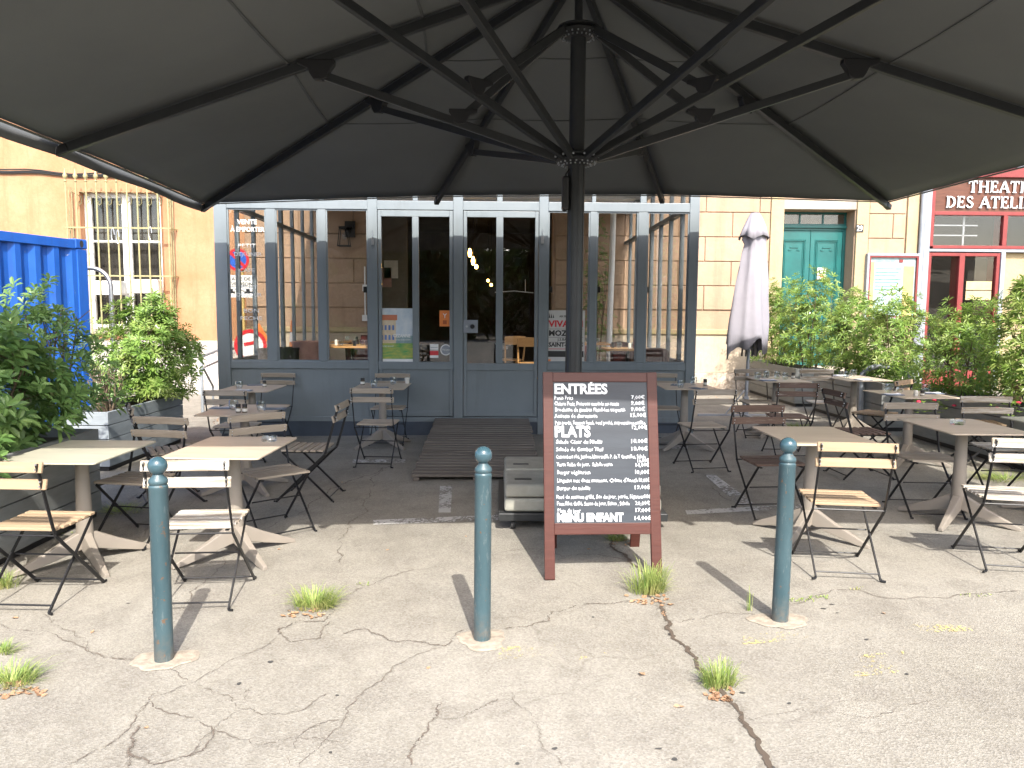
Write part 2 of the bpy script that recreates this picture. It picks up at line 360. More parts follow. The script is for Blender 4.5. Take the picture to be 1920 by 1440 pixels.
M['woodNew'] = make_wood('fresh_teak', (.30, .21, .13), (.41, .305, .20))
M['woodGrey'] = make_wood('weathered_grey_wood', (.29, .24, .185), (.46, .40, .325))
M['woodWhite'] = make_wood('worn_white_wood', (.26, .21, .15), (.38, .32, .25), (.56, .53, .48), (.44, .62))
M['woodBrown'] = make_wood('brown_stained_wood', (.115, .072, .055), (.20, .135, .105), (.30, .25, .21), (.56, .68))
M['woodInt'] = make_wood('bentwood_beech', (.50, .27, .10), (.62, .36, .15), rough=.35)
M['label'] = mat('label_paper', (.62, .60, .54), .7)
M['napkin'] = mat('blue_grey_napkin', (.17, .20, .25), .8, .1, 30)
M['cup'] = mat('cream_cup', (.72, .70, .64), .35)
M['pulp'] = mat('pink_pot', (.42, .24, .20), .7, .15, 8)
M['leather'] = mat('oxblood_leather', (.06, .015, .014), .35, .2, 14)
M['cast'] = mat('cast_iron', (.03, .03, .03), .5)
M['bulb'] = make_emit('glowing_bulb', (1, .55, .12), 9)
M['signblue'] = mat('sign_blue', (.02, .10, .48), .4); M['signred'] = mat('sign_red', (.55, .02, .03), .4)
M['orangepaint'] = mat('orange_paper', (.75, .22, .05), .6); M['rubber'] = mat('rubber', (.02, .02, .02), .8)
M['canvas_seam'] = mat('canvas_seam', (.072, .076, .075), .9)
M['mark'] = make_worn('worn_road_paint', (.42, .41, .39), .44, .52, 30)
M['yellow'] = make_worn('worn_yellow_paint', (.62, .50, .16), .545, .60, 60)
M['crack'] = mat('crack_dirt', (.085, .062, .045), .95, .4, 40)
M['crack_l'] = make_worn('hairline_dirt', (.12, .095, .075), .42, .52, 14)
M['halo'] = make_worn('crack_halo_dirt', (.13, .112, .09), .50, .88, 20)
M['crack'] = make_worn('crack_dirt_broken', (.075, .056, .040), .36, .44, 26)
M['black_spot'] = mat('gum_spot', (.05, .048, .045), .8)

# ------------------------------------------------------------------ text
def text(mb, s, size, o, xd, yd, align='LEFT', width=None, bold=0.0, res=2, space=1.0, depth=0.0):
    cu = bpy.data.curves.new('t', 'FONT'); cu.body = s; cu.size = size; cu.resolution_u = res; cu.align_x = align; cu.offset = bold; cu.space_character = space
    ob = bpy.data.objects.new('t', cu); COL.objects.link(ob); bpy.context.view_layer.update()
    dg = bpy.context.evaluated_depsgraph_get(); ev = ob.evaluated_get(dg); me = ev.to_mesh()
    vs = [v.co.copy() for v in me.vertices]; fs = [tuple(p.vertices) for p in me.polygons]; ev.to_mesh_clear()
    bpy.data.objects.remove(ob); bpy.data.curves.remove(cu)
    if not vs: return
    k = 1
    if width:
        w = max(v.x for v in vs) - min(v.x for v in vs); k = width / w
    o = Vector(o); xd = Vector(xd); yd = Vector(yd); nd = xd.cross(yd).normalized() * .0012
    mb.add([o + xd * (v.x * k) + yd * v.y + nd for v in vs], fs)

# ================================================================== SETTING
def sheet(xs, ys):
    vs = [(x, y, gz(x)) for y in ys for x in xs]; n = len(xs)
    fs = [(j*n+i, j*n+i+1, (j+1)*n+i+1, (j+1)*n+i) for j in range(len(ys)-1) for i in range(n-1)]
    return MB().add(vs, fs)
ground = tag(sheet([-400, -9, 9, 400], [-400, 0, 400]).build('pavement', M['ground']), kind='structure')

def ribbon(mb, pts, w0, w1, z=.004, jit=.02, step=.05, seed=0, hl=True):
    r = random.Random(seed)
    if hl:
        pts = [Vector((p[0], p[1])) for p in pts]
        for lev in range(4):
            q = [pts[0]]
            for a, b in zip(pts, pts[1:]):
                d = b - a; m = (a + b) / 2 + Vector((-d.y, d.x)) * r.uniform(-.13, .13) * (1 if d.length > .04 else 0)
                q += [m, b]
            pts = q
        ribbon(halo, pts, max(.012, w0 * 3), max(.022, w1 * 3.4), z=.0026 + .00008 * (seed % 17), jit=.006, step=.07, seed=seed, hl=False)
    out = [pts[0]]
    for a, b in zip(pts, pts[1:]):
        n = max(1, int((b - a).length / step))
        for i in range(1, n + 1): out.append(a.lerp(b, i / n) + Vector((r.uniform(-jit, jit), r.uniform(-jit, jit))) * .45)
    vs = []; n = len(out)
    for i, p in enumerate(out):
        d = (out[min(i+1, n-1)] - out[max(i-1, 0)]).normalized(); q = Vector((-d.y, d.x))
        w = r.uniform(w0, w1) * .8 * (1 if 1 < i < n - 2 else .3)
        for s_ in (1, -1):
            c = p + q * w * s_ / 2; vs.append((c.x, c.y, gz(c.x) + z))
    mb.add(vs, [(2*i+1, 2*i+3, 2*i+2, 2*i) for i in range(n - 1)])
halo = MB()
def gp(*a): return [P(x, y)[:2] for x, y in a]
ck = MB()
ribbon(ck, gp((1150,1015),(1180,1050),(1215,1110),(1245,1150),(1275,1205),(1305,1240),(1345,1290),(1390,1350),(1440,1430),(1490,1500)), .012, .036, jit=.014, step=.028, seed=1)
ck.build('crack', M['crack'], ground, world=True)
ck = MB()
for i, (pl, a, b) in enumerate([
    (gp((770,1440),(778,1400),(800,1375),(820,1340),(828,1320)), .004, .012),
    (gp((828,1350),(870,1345),(900,1330),(935,1312)), .002, .006),
    (gp((640,1190),(690,1180),(720,1195),(745,1205),(790,1205),(835,1212),(850,1195),(870,1180)), .004, .009),
    (gp((940,1182),(990,1175),(1030,1165),(1035,1148),(1080,1135),(1150,1132),(1195,1125)), .004, .010),
    (gp((1270,1168),(1320,1160),(1360,1150),(1410,1152),(1440,1175),(1500,1180)), .003, .007),
    (gp((1480,1135),(1540,1115),(1600,1105),(1640,1118),(1700,1124),(1780,1122),(1920,1108)), .002, .006),
    (gp((528,1190),(522,1180),(560,1165),(610,1165),(625,1150),(600,1125)), .004, .010),
    (gp((528,1190),(545,1205),(600,1198),(625,1165)), .003, .006),
    (gp((640,1120),(670,1105),(720,1085),(780,1068)), .003, .007),
    (gp((240,1440),(242,1410),(250,1390),(262,1360)), .004, .009),
    (gp((242,1412),(285,1435),(330,1425)), .004, .01),
    (gp((255,1340),(280,1310),(300,1270)), .002, .006),
    (gp((80,1150),(140,1185),(220,1235),(258,1240)), .002, .004),
    (gp((350,1425),(400,1370),(455,1330),(470,1290)), .002, .006),
    (gp((400,1370),(480,1400),(560,1385),(640,1395)), .002, .005),
    (gp((560,965),(600,935),(640,910),(700,890),(745,870)), .006, .014),
    (gp((540,1440),(560,1380),(640,1350)), .002, .004),
    (gp((560,1440),(600,1400),(650,1330),(730,1260),(835,1212)), .002, .006), (gp((120,1440),(200,1400),(240,1370),(280,1310)), .002, .006), (gp((280,1310),(360,1280),(430,1240),(520,1195)), .002, .006),
    (gp((300,1250),(380,1290),(455,1330),(540,1340),(620,1300)), .002, .007), (gp((330,1425),(380,1410),(400,1370),(330,1340),(280,1310)), .003, .008), (gp((1180,1050),(1120,1040),(1060,1045),(1000,1030),(940,1036)), .002, .006),
    (gp((0,1170),(70,1185),(140,1210),(258,1235)), .002, .006), (gp((1390,1350),(1500,1330),(1640,1345),(1760,1310)), .001, .004), (gp((740,870),(700,905),(690,960),(650,1000),(640,1060)), .002, .008), (gp((1290,880),(1350,930),(1420,960),(1500,985)), .002, .008), (gp((560,965),(480,1000),(420,1060),(350,1130)), .002, .006),
    (gp((1060,1440),(1010,1390),(1000,1350),(960,1300)), .001, .003)]):
    ribbon(ck, pl, a, b, z=.0045, jit=.014, seed=20 + i)
ck.build('hairline_crack', M['crack_l'], ground, world=True)
halo.build('crack_dirt', M['halo'], ground, world=True)
def blob(mb, c, rx, ry, z, n=22, jit=.18, seed=0, h=0):
    r = random.Random(seed); ph = [r.uniform(0, 6.28) for _ in range(4)]
    ring = []
    for k in range(n):
        t = 2 * math.pi * k / n; q = 1 + jit * (math.sin(2*t+ph[0]) * .5 + math.sin(3*t+ph[1]) * .35 + math.sin(7*t+ph[2]) * .2)
        ring.append((c[0] + rx * q * math.cos(t), c[1] + ry * q * math.sin(t)))
    if h:
        vs = [(x, y, gz(x) + z) for x, y in ring] + [(c[0]+(x-c[0])*.9, c[1]+(y-c[1])*.9, gz(x)+z+h) for x, y in ring]
        mb.add(vs, [(k, (k+1) % n, n+(k+1) % n, n+k) for k in range(n)] + [tuple(range(n, 2*n))])
    else: mb.add([(x, y, gz(x) + z) for x, y in ring], [tuple(range(n))])
gm = MB()
for i, (x, y) in enumerate([(1480,1320),(1235,1405),(1040,1405),(970,1433),(1112,1158),(620,1412),(448,1283),(632,1305),(507,1242),(1392,1300),(1560,1134),(1544,1142),(1570,1150),(1265,1425),(1700,1265),(1625,1200),(240,1132),(1450,1440),(905,1040),(1255,1190)]):
    p = P(x, y); blob(gm, p, rnd.uniform(.006, .016), rnd.uniform(.005, .013), .004, 12, .3, i)
gm.build('gum_spot', M['black_spot'], ground, world=True)
# worn paint on the asphalt
def quadpx(mb, a, z=.005):
    ps = [P(x, y) for x, y in a]; mb.add([(p.x, p.y, gz(p.x) + z) for p in ps], [(0,1,2,3)])
mk_ = MB()
quadpx(mk_, [(700,976),(938,966),(940,976),(700,985)]); quadpx(mk_, [(822,962),(845,962),(848,912),(825,912)])
quadpx(mk_, [(1285,958),(1520,945),(1520,953),(1288,966)], .0055); quadpx(mk_, [(1385,948),(1412,944),(1340,890),(1322,892)])
quadpx(mk_, [(1215,842),(1290,842),(1290,836),(1215,836)]); quadpx(mk_, [(660,868),(760,868),(760,862),(662,862)])
mk_.build('worn_marking', M['mark'], ground, world=True)
yl = MB()
for a in [[(930,1240),(1040,1230),(1045,1208),(940,1215)], [(1085,1240),(1165,1222),(1165,1200),(1090,1215)], [(1390,1210),(1515,1200),(1515,1180),(1395,1188)], [(1600,1270),(1695,1262),(1695,1222),(1610,1230)], [(1700,1188),(1825,1184),(1825,1172),(1705,1172)]]:
    quadpx(yl, a, .0048)
yl.build('yellow_fleck', M['yellow'], ground, world=True)

# ------------------------------------------------------------------ buildings
FY = 15.4
def wallbox(mb, x0, x1, z0, z1, holes, y0=FY, y1=FY + .45):
    """wall between x0..x1, z0..z1 with rectangular holes (x0,x1,z0,z1), non overlapping in x"""
    holes = sorted(holes); x = x0
    for hx0, hx1, hz0, hz1 in holes:
        if hx0 > x: mb.b2(x, hx0, y0, y1, z0, z1)
        if hz0 > z0: mb.b2(hx0, hx1, y0, y1, z0, hz0)
        if hz1 < z1: mb.b2(hx0, hx1, y0, y1, hz1, z1)
        x = hx1
    if x < x1: mb.b2(x, x1, y0, y1, z0, z1)
# orange house
ob = empty('orange_house', (-9.6, FY, gz(-9)), label='orange plastered house with a barred white window behind the blue container', cat='house')
WX0, WX1 = RY(150, 400, FY).x, RY(301, 400, FY).x; WZ0, WZ1 = 1.25, RY(200, 360, FY).z
m_ = MB(); wallbox(m_, -14.5, -5.16, 1.02, 9.5, [(WX0, WX1, WZ0, WZ1), (-12.6, -11.1, 1.4, 4.0)]); m_.build('wall', M['orange'], ob, world=True)
m_ = MB(); m_.b2(-14.5, -5.16, FY - .03, FY + .45, -.3, 1.02); m_.build('wall_base', M['base_white'], ob, world=True)
m_ = MB(); m_.b2(-14.5, -5.16, FY + .45, FY + 6, -.3, 9.5); bk = m_.each('rear_block', M['orange'], ob, world=True)
def casement(parent, x0, x1, z0, z1, y, m='whitewin'):
    f = MB(); t = .09
    f.b2(x0, x1, y, y + .08, z1 - t, z1); f.b2(x0, x1, y, y + .08, z0, z0 + t)
    f.b2(x0, x0 + t * 1.5, y, y + .08, z0 + t, z1 - t); f.b2(x1 - t, x1, y, y + .08, z0 + t, z1 - t); c = (x0 + x1) / 2 + .03
    f.b2(c - .085, c + .085, y, y + .08, z0 + t, z1 - t)
    for u in (.33, .66):
        zz = z0 + t + (z1 - z0 - 2*t) * u
        f.b2(x0 + t*1.5, c - .085, y + .02, y + .06, zz - .02, zz + .02); f.b2(c + .085, x1 - t, y + .02, y + .06, zz - .02, zz + .02)
    fr = f.build('window', M[m], parent, world=True, bevel=.006)
    g = MB(); g.b2(x0 + t, x1 - t, y + .035, y + .041, z0 + t, z1 - t); g.build('pane', M['glass'], fr, world=True)
    d = MB(); d.b2(x0, x1, y + .22, y + .24, z0, z1); d.build('curtain_shade', M['dark'], parent, world=True)  # dark sheet standing in for the unlit room behind the pane
casement(ob, WX0, WX1, WZ0, WZ1, FY + .16); casement(ob, -12.6, -11.1, 1.4, 4.0, FY + .16)
m_ = MB(); m_.b2(WX0 - .08, WX1 + .08, FY - .07, FY + .15, WZ0 - .1, WZ0); m_.build('window_sill', M['stone_grey'], ob, world=True, bevel=.01)
cb = MB(); cpt = []
for i in range(30):
    u = i / 29; cpt.append((-14 + u * 8.8, FY - .03, RY(0, 308, FY).z + .02 - .33 * u + .02 * math.sin(i * 1.3)))
cb.tube(cpt, .022, 6); cb.tube([(a, b - .012, c + .03 + .015 * math.sin(i)) for i, (a, b, c) in enumerate(cpt)], .014, 6); cb.tube([(a, b - .005, c - .03) for a, b, c in cpt], .010, 6)
thing(cb, 'wall_cable', M['rubber'], 'bundle of dark cables strung along the orange wall above the window', 'cable', smooth=True)
# window grille: basket of round bars on brackets
gr = empty('window_grille', (-7.5, FY - .3, WZ0), label='olive yellow iron grille with finials standing proud of the white window', cat='window grille')
gx0, gx1 = RY(126, 420, FY - .3).x, RY(316, 420, FY - .3).x; gy = FY - .30
nb = 10; ztop = RY(125, 320, gy).z
for i in range(nb + 1):
    x = gx0 + (gx1 - gx0) * i / nb; b_ = MB(); b_.tube([(x, gy, WZ0 - .15), (x, gy, ztop - .22)], .0165, 8)
    b_.lathe((x, gy, ztop - .22), [(.0165, 0), (.03, .02), (.018, .035), (.018, .06), (.04, .09), (.045, .13), (.02, .18), (.012, .24), (.0, .27)], 10)
    b_.build('bar', M['grille'], gr, world=True, smooth=True)
for zz in (RY(200, 427, gy).z, RY(200, 517, gy).z):
    b_ = MB(); b_.b2(gx0 - .05, gx1 + .05, gy - .012, gy + .022, zz - .014, zz + .014)
    for x in (gx0 - .03, gx1 + .03): b_.b2(x - .012, x + .012, gy + .022, FY, zz - .014, zz + .014)
    b_.build('cross_bar', M['grille'], gr, world=True)
for x in (gx0, gx1):
    for k in (1, 2):
        b_ = MB(); b_.tube([(x, gy + .1 * k, WZ0 - .15), (x, gy + .1 * k, ztop - .3)], .014, 6); b_.build('side_bar', M['grille'], gr, world=True, smooth=True)
b_ = MB()
for i in range(nb):
    x = gx0 + (gx1 - gx0) * (i + .5) / nb
    b_.tube([(x, gy, ztop - .4), (x + .03, gy + .15, ztop - .43), (x + .05, FY - .02, ztop - .46), (x + .05, FY - .02, ztop - .58), (x + .01, FY - .03, ztop - .62), (x - .02, FY - .03, ztop - .58), (x + .01, FY - .03, ztop - .54)], .010, 6)
b_.build('scroll_bracket', M['grille'], gr, world=True, smooth=True)
# things hanging from the grille: flower box rack with white planters
for i, (x, y, w, lb) in enumerate([(205, 538, .55, 'white plastic box on the wire rack low in the barred window'), (270, 535, .62, 'white rounded tub behind the grille at the right of the window')]):
    p = RY(x, y, FY - .18); b_ = MB(); b_.b2(p.x - w/2, p.x + w/2, FY - .26, FY - .02, p.z - .16, p.z + .12)
    thing(b_, 'window_box', M['white'], lb, 'window box', bevel=.02)
for i, (x, y) in enumerate([(212, 440), (221, 444), (282, 437)]):
    p = RY(x, y, FY - .33); b_ = MB(); b_.tube([(p.x + .03 * math.cos(t * .7), FY - .34, p.z + .13 * math.sin(t * .7)) for t in range(8)], .008, 6)
    thing(b_, 'wire_hanger', M['steel'], ['pale wire loop hooked on the upper cross bar, leftmost of three', 'pale wire loop hooked on the upper cross bar, middle of three', 'pale wire loop hooked on the upper cross bar, rightmost of three'][i], 'hook', 'wire loops on the window grille', smooth=True)

# stone house
DX0, DX1 = RY(1463, 550, FY).x, RY(1596, 550, FY).x; DZ1 = RY(1520, 393, FY).z; DZ0 = .55
OX0, OX1 = RY(703, 550, FY).x, RY(1036, 550, FY).x
THX0 = 8.62
sb = empty('stone_house', (1.7, FY, 0), label='ochre house of large rusticated stone blocks standing behind the glazed veranda', cat='house')
m_ = MB(); wallbox(m_, -5.16, THX0, -.3, 9.5, [(OX0, OX1, .2, 3.7), (DX0, DX1, DZ0, DZ1)]); m_.build('wall', M['stone'], sb, world=True)
# upper storey windows (above the parasol)
for k, xc in enumerate((-3.4, -.6, 2.2, 5.0, 7.3)):
    w_ = MB(); w_.b2(xc - .5, xc + .5, FY - .06, FY - .004, 5.6, 7.6); wi = w_.build('shutter', M['greymetal'], sb, world=True, bevel=.01)
# blocks
bl = MB(); course = .5; z = 1.32
rows = 12; zj0 = RY(1400, 399, FY).z
zs = [zj0 - .495 * 4 + .495 * k for k in range(0, 14)]
def inhole(x0, x1, z0, z1):
    for hx0, hx1, hz0, hz1 in ((OX0 - .06, OX1 + .06, -1, 3.75), (DX0 - .30, DX1 + .26, -1, DZ1 + .45), (8.3, 9, -1, 20)):
        if x0 < hx1 and x1 > hx0 and z0 < hz1 and z1 > hz0: return True
    return False
for r, z0 in enumerate(zs):
    z1 = z0 + .495; x = -5.16 + (0 if r % 2 else -.55)
    if z0 < 1.3: continue
    while x < 8.6:
        x0, x1 = max(x, -5.16), min(x + 1.1, 8.6)
        # clip around the openings
        segs = [(x0, x1)]
        for hx0, hx1, hz in ((OX0 - .04, OX1 + .04, 3.75), (DX0 - .27, DX1 + .28, DZ1 + .5), (8.3, 9.9, 20)):
            ns = []
            for a, b in segs:
                if z0 >= hz or b <= hx0 or a >= hx1: ns.append((a, b)); continue
                if a < hx0: ns.append((a, hx0))
                if b > hx1: ns.append((hx1, b))
            segs = ns
        for a, b in segs:
            if b - a > .12: bl.box(((a+b)/2, FY - .012, (z0+z1)/2), (b - a - .014, .036, z1 - z0 - .014))
        x += 1.1
bl.build('stone_block', M['stone'], sb, world=True, bevel=.009, seg=1)
zc = RY(1330, 622, FY).z
t_ = MB()
for a, b in ((-5.16, OX0 - .02), (OX1 + .02, DX0 - .3)): t_.b2(a, b, FY - .07, FY - .0, zc - .06, zc + .05)
t_.each('plinth_moulding', M['stone_trim'], sb, world=True, bevel=.015)
t_ = MB()
for a, b in ((-5.16, OX0 - .02), (OX1 + .02, DX0 - .3), (DX1 + .3, THX0)): t_.b2(a, b, FY - .035, FY, .42, zc - .06)
t_.each('plinth', M['plinth_cream'], sb, world=True, bevel=.01)
t_ = MB()
for a, b in ((-5.16, OX0 - .02), (OX1 + .02, DX0 - .3), (DX1 + .3, THX0)): t_.b2(a, b, FY - .06, FY, -.3, .42)
t_.each('rubble_base', M['rubble'], sb, world=True, bevel=.01)
t_ = MB(); t_.b2(DX0 - .27, DX0 - .002, FY - .06, FY + .0, -.3, 6); t_.b2(DX1 + .02, DX1 + .27, FY - .06, FY, -.3, 6); t_.b2(8.32, 8.56, FY - .05, FY, -.3, 6)
t_.each('pilaster', M['stone_trim'], sb, world=True, bevel=.012)
t_ = MB(); t_.b2(DX0 + .002, DX1 + .015, FY - .03, FY - .003, DZ1 + .002, DZ1 + .2); pass
t_.build('door_lintel', M['stone_grey'], sb, world=True, bevel=.01)
t_ = MB(); t_.b2(DX0 - .3, DX1 + .3, FY - .75, FY - .03, 0, .18); t_.b2(DX0 - .15, DX1 + .15, FY - .4, FY - .02, .18, .37); t_.b2(DX0 + .004, DX1 - .004, FY - .1, FY + .43, .37, DZ0 + .004)
t_.each('door_step', M['stone_grey'], sb, world=True, bevel=.012)
# back rooms (dark)
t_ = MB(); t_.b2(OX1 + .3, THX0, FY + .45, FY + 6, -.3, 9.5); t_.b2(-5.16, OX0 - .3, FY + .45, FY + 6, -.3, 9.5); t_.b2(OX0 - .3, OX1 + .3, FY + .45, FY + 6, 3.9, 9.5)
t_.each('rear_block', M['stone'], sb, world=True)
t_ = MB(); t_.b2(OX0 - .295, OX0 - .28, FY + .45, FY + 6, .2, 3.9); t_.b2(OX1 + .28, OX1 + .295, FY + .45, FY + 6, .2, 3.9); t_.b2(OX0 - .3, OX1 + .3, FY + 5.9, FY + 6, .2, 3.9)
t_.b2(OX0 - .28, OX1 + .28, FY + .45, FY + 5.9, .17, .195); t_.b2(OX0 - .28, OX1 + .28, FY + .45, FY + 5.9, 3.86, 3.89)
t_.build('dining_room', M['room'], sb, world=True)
t_ = MB(); t_.b2(OX0 + .02, OX0 + .55, FY + .9, FY + 1.0, .2, 3.86); t_.build('partition', M['dimwall'], sb, world=True)
# green door
dr = empty('green_door', ((DX0+DX1)/2, FY + .3, DZ0), label='tall teal double door with mouldings and a fanlight above it', cat='door')
zl = RY(1520, 430, FY + .3).z; zt = RY(1520, 395, FY + .3).z; dy = FY + .36
f = MB(); f.b2(DX0, DX1, dy, dy + .06, zl - .02, zl + .12); f.b2(DX0, DX1, dy, dy + .06, zt - .06, DZ1); f.b2(DX0, DX0 + .05, dy, dy + .06, DZ0, zl - .02); f.b2(DX1 - .06, DX1, dy, dy + .06, DZ0, zl - .02)
f.b2(DX0 + .01, DX1 - .01, dy - .05, dy, zl + .03, zl + .075)
f.build('door_frame', M['door_green'], dr, world=True, bevel=.006)
f = MB(); w = (DX1 - DX0) / 3
for k in (1, 2): f.b2(DX0 + w*k - .015, DX0 + w*k + .015, dy + .01, dy + .05, zl + .12, zt - .06)
f.b2(DX0, DX0 + .04, dy + .01, dy + .05, zl + .12, zt - .06); f.b2(DX1 - .04, DX1, dy + .01, dy + .05, zl + .12, zt - .06)
fl = f.build('fanlight', M['door_green'], dr, world=True)
g = MB(); g.b2(DX0 + .04, DX1 - .04, dy + .028, dy + .034, zl + .12, zt - .06); g.build('pane', M['glass'], fl, world=True)
g = MB(); g.b2(DX0 + .02, DX1 - .02, dy + .068, dy + .075, zl - .1, DZ1); g.build('inner_blind', M['dimwall'], dr, world=True)
cx = (DX0 + .05 + DX1 - .06) / 2
for k, (a, b) in enumerate(((DX0 + .052, cx - .004), (cx + .004, DX1 - .062))):
    f = MB(); f.b2(a, b, dy + .012, dy + .055, DZ0 + .01, zl - .024)
    for (z0, z1) in ((zl - 1.75, zl - .2), (DZ0 + .15, zl - 1.9)):
        for e, pr in ((.09, .012), (.115, .022), (.145, .010)):
            x0, x1, zz0, zz1 = a + e, b - e, z0 + e - .09, z1 - e + .09
            for q in ((x0, x1, zz1 - .018, zz1), (x0, x1, zz0, zz0 + .018)): f.b2(q[0], q[1], dy + .012 - pr, dy + .012, q[2], q[3])
            for q in ((x0, x0 + .018), (x1 - .018, x1)): f.b2(q[0], q[1], dy + .0121 - pr, dy + .012, zz0 + .018, zz1 - .018)
    f.b2((a+b)/2 - .09, (a+b)/2 + .09, dy - .004, dy + .012, zl - .38, zl - .36); f.b2((a+b)/2 - .12, (a+b)/2 - .06, dy - .002, dy + .012, zl - .44, zl - .41); f.b2((a+b)/2 + .06, (a+b)/2 + .12, dy - .002, dy + .012, zl - .44, zl - .41)
    lf = f.build('door_leaf', M['door_green'], dr, world=True, bevel=.004, seg=1)
    h = MB(); h.lathe((0, 0, 0), [(.0, 0), (.03, .0), (.03, .02), (.012, .03), (.0, .03)], 12); h.xf(Matrix.Translation(((b - .05) if k == 0 else (a + .05), dy + .01, DZ0 + 1.1)) @ Matrix.Rotation(R_(90), 4, 'X')); h.build('knob', M['steel'], lf, world=True, smooth=True)
p = RY(1540, 513, dy - .01)
n_ = MB(); n_.b2(p.x - .09, p.x + .09, dy - .016, dy - .012, p.z - .12, p.z + .12); nn = empty('door_notice', (p.x, dy - .014, p.z - .12), label='small white paper notice with orange lines stuck on the teal door', cat='notice')
n_.build('paper', M['white'], nn, world=True); n_ = MB()
for k in range(3): n_.b2(p.x - .06, p.x + .06, dy - .018, dy - .0165, p.z - .03 - k*.022, p.z - .02 - k*.022)
n_.build('print', M['orangepaint'], nn, world=True)
# number plate 29
p = RY(1612, 428, FY - .07); n_ = MB(); n_.b2(p.x - .075, p.x + .075, FY - .075, FY - .062, p.z - .075, p.z + .075)
nn = empty('house_number', (p.x, FY - .07, p.z - .075), label='small black plate with the white number 29 right of the teal door', cat='house number')
n_.build('plate', M['blackplastic'], nn, world=True); n_ = MB(); text(n_, '29', .15, (p.x, FY - .0755, p.z - .052), (1,0,0), (0,0,1), 'CENTER', width=.12, bold=.003); n_.build('digits', M['cup'], nn, world=True)
# notice board
nbx0, nbx1 = RY(1625, 520, FY - .15).x, RY(1726, 520, FY - .15).x; nbz1 = RY(1670, 475, FY - .15).z; nbz0 = nbz1 - 1.35; ny = FY - .15
nn = empty('notice_board', ((nbx0+nbx1)/2, ny, nbz0), label='wall notice case with grey frame and red inner edge beside the theatre', cat='notice board')
f = MB(); f.b2(nbx0, nbx1, ny, ny + .12, nbz1 - .05, nbz1); f.b2(nbx0, nbx1, ny, ny + .12, nbz0, nbz0 + .05); f.b2(nbx0, nbx0 + .05, ny, ny + .12, nbz0 + .05, nbz1 - .05); f.b2(nbx1 - .05, nbx1, ny, ny + .12, nbz0 + .05, nbz1 - .05); f.build('outer_frame', M['greymetal'], nn, world=True, bevel=.005)
f = MB(); a, b, c, d = nbx0 + .05, nbx1 - .05, nbz0 + .05, nbz1 - .05
f.b2(a, b, ny + .01, ny + .08, d - .03, d); f.b2(a, b, ny + .01, ny + .08, c, c + .03); f.b2(a, a + .03, ny + .01, ny + .08, c + .03, d - .03); f.b2(b - .03, b, ny + .01, ny + .08, c + .03, d - .03); f.build('red_frame', M['red'], nn, world=True)
f = MB(); f.b2(a + .03, b - .03, ny + .06, ny + .075, c + .03, d - .03); f.build('backing_sheet', mat('pale_blue_sheet', (.30, .41, .42), .5), nn, world=True)
f = MB(); f.b2(a + .06, a + .13, ny + .054, ny + .06, c + .03, d - .12); f.b2(b - .28, b - .06, ny + .054, ny + .06, c + .03, d - .2); f.each('yellow_panel', mat('pale_yellow_sheet', (.48, .38, .13), .6), nn, world=True)
f = MB(); text(f, 'SAISON 2024 2025', .05, (a + .15, ny + .053, d - .12), (1,0,0), (0,0,1)); 
for k in range(7): f.b2(a + .15, b - .32 - .05 * (k % 3), ny + .050, ny + .054, d - .26 - k * .07, d - .25 - k * .07)
f.build('print', mat('green_print', (.12, .35, .25), .6), nn, world=True)
f = MB(); f.b2(b - .38, b - .30, ny + .050, ny + .054, d - .13, d - .06); f.build('red_logo', M['red'], nn, world=True)

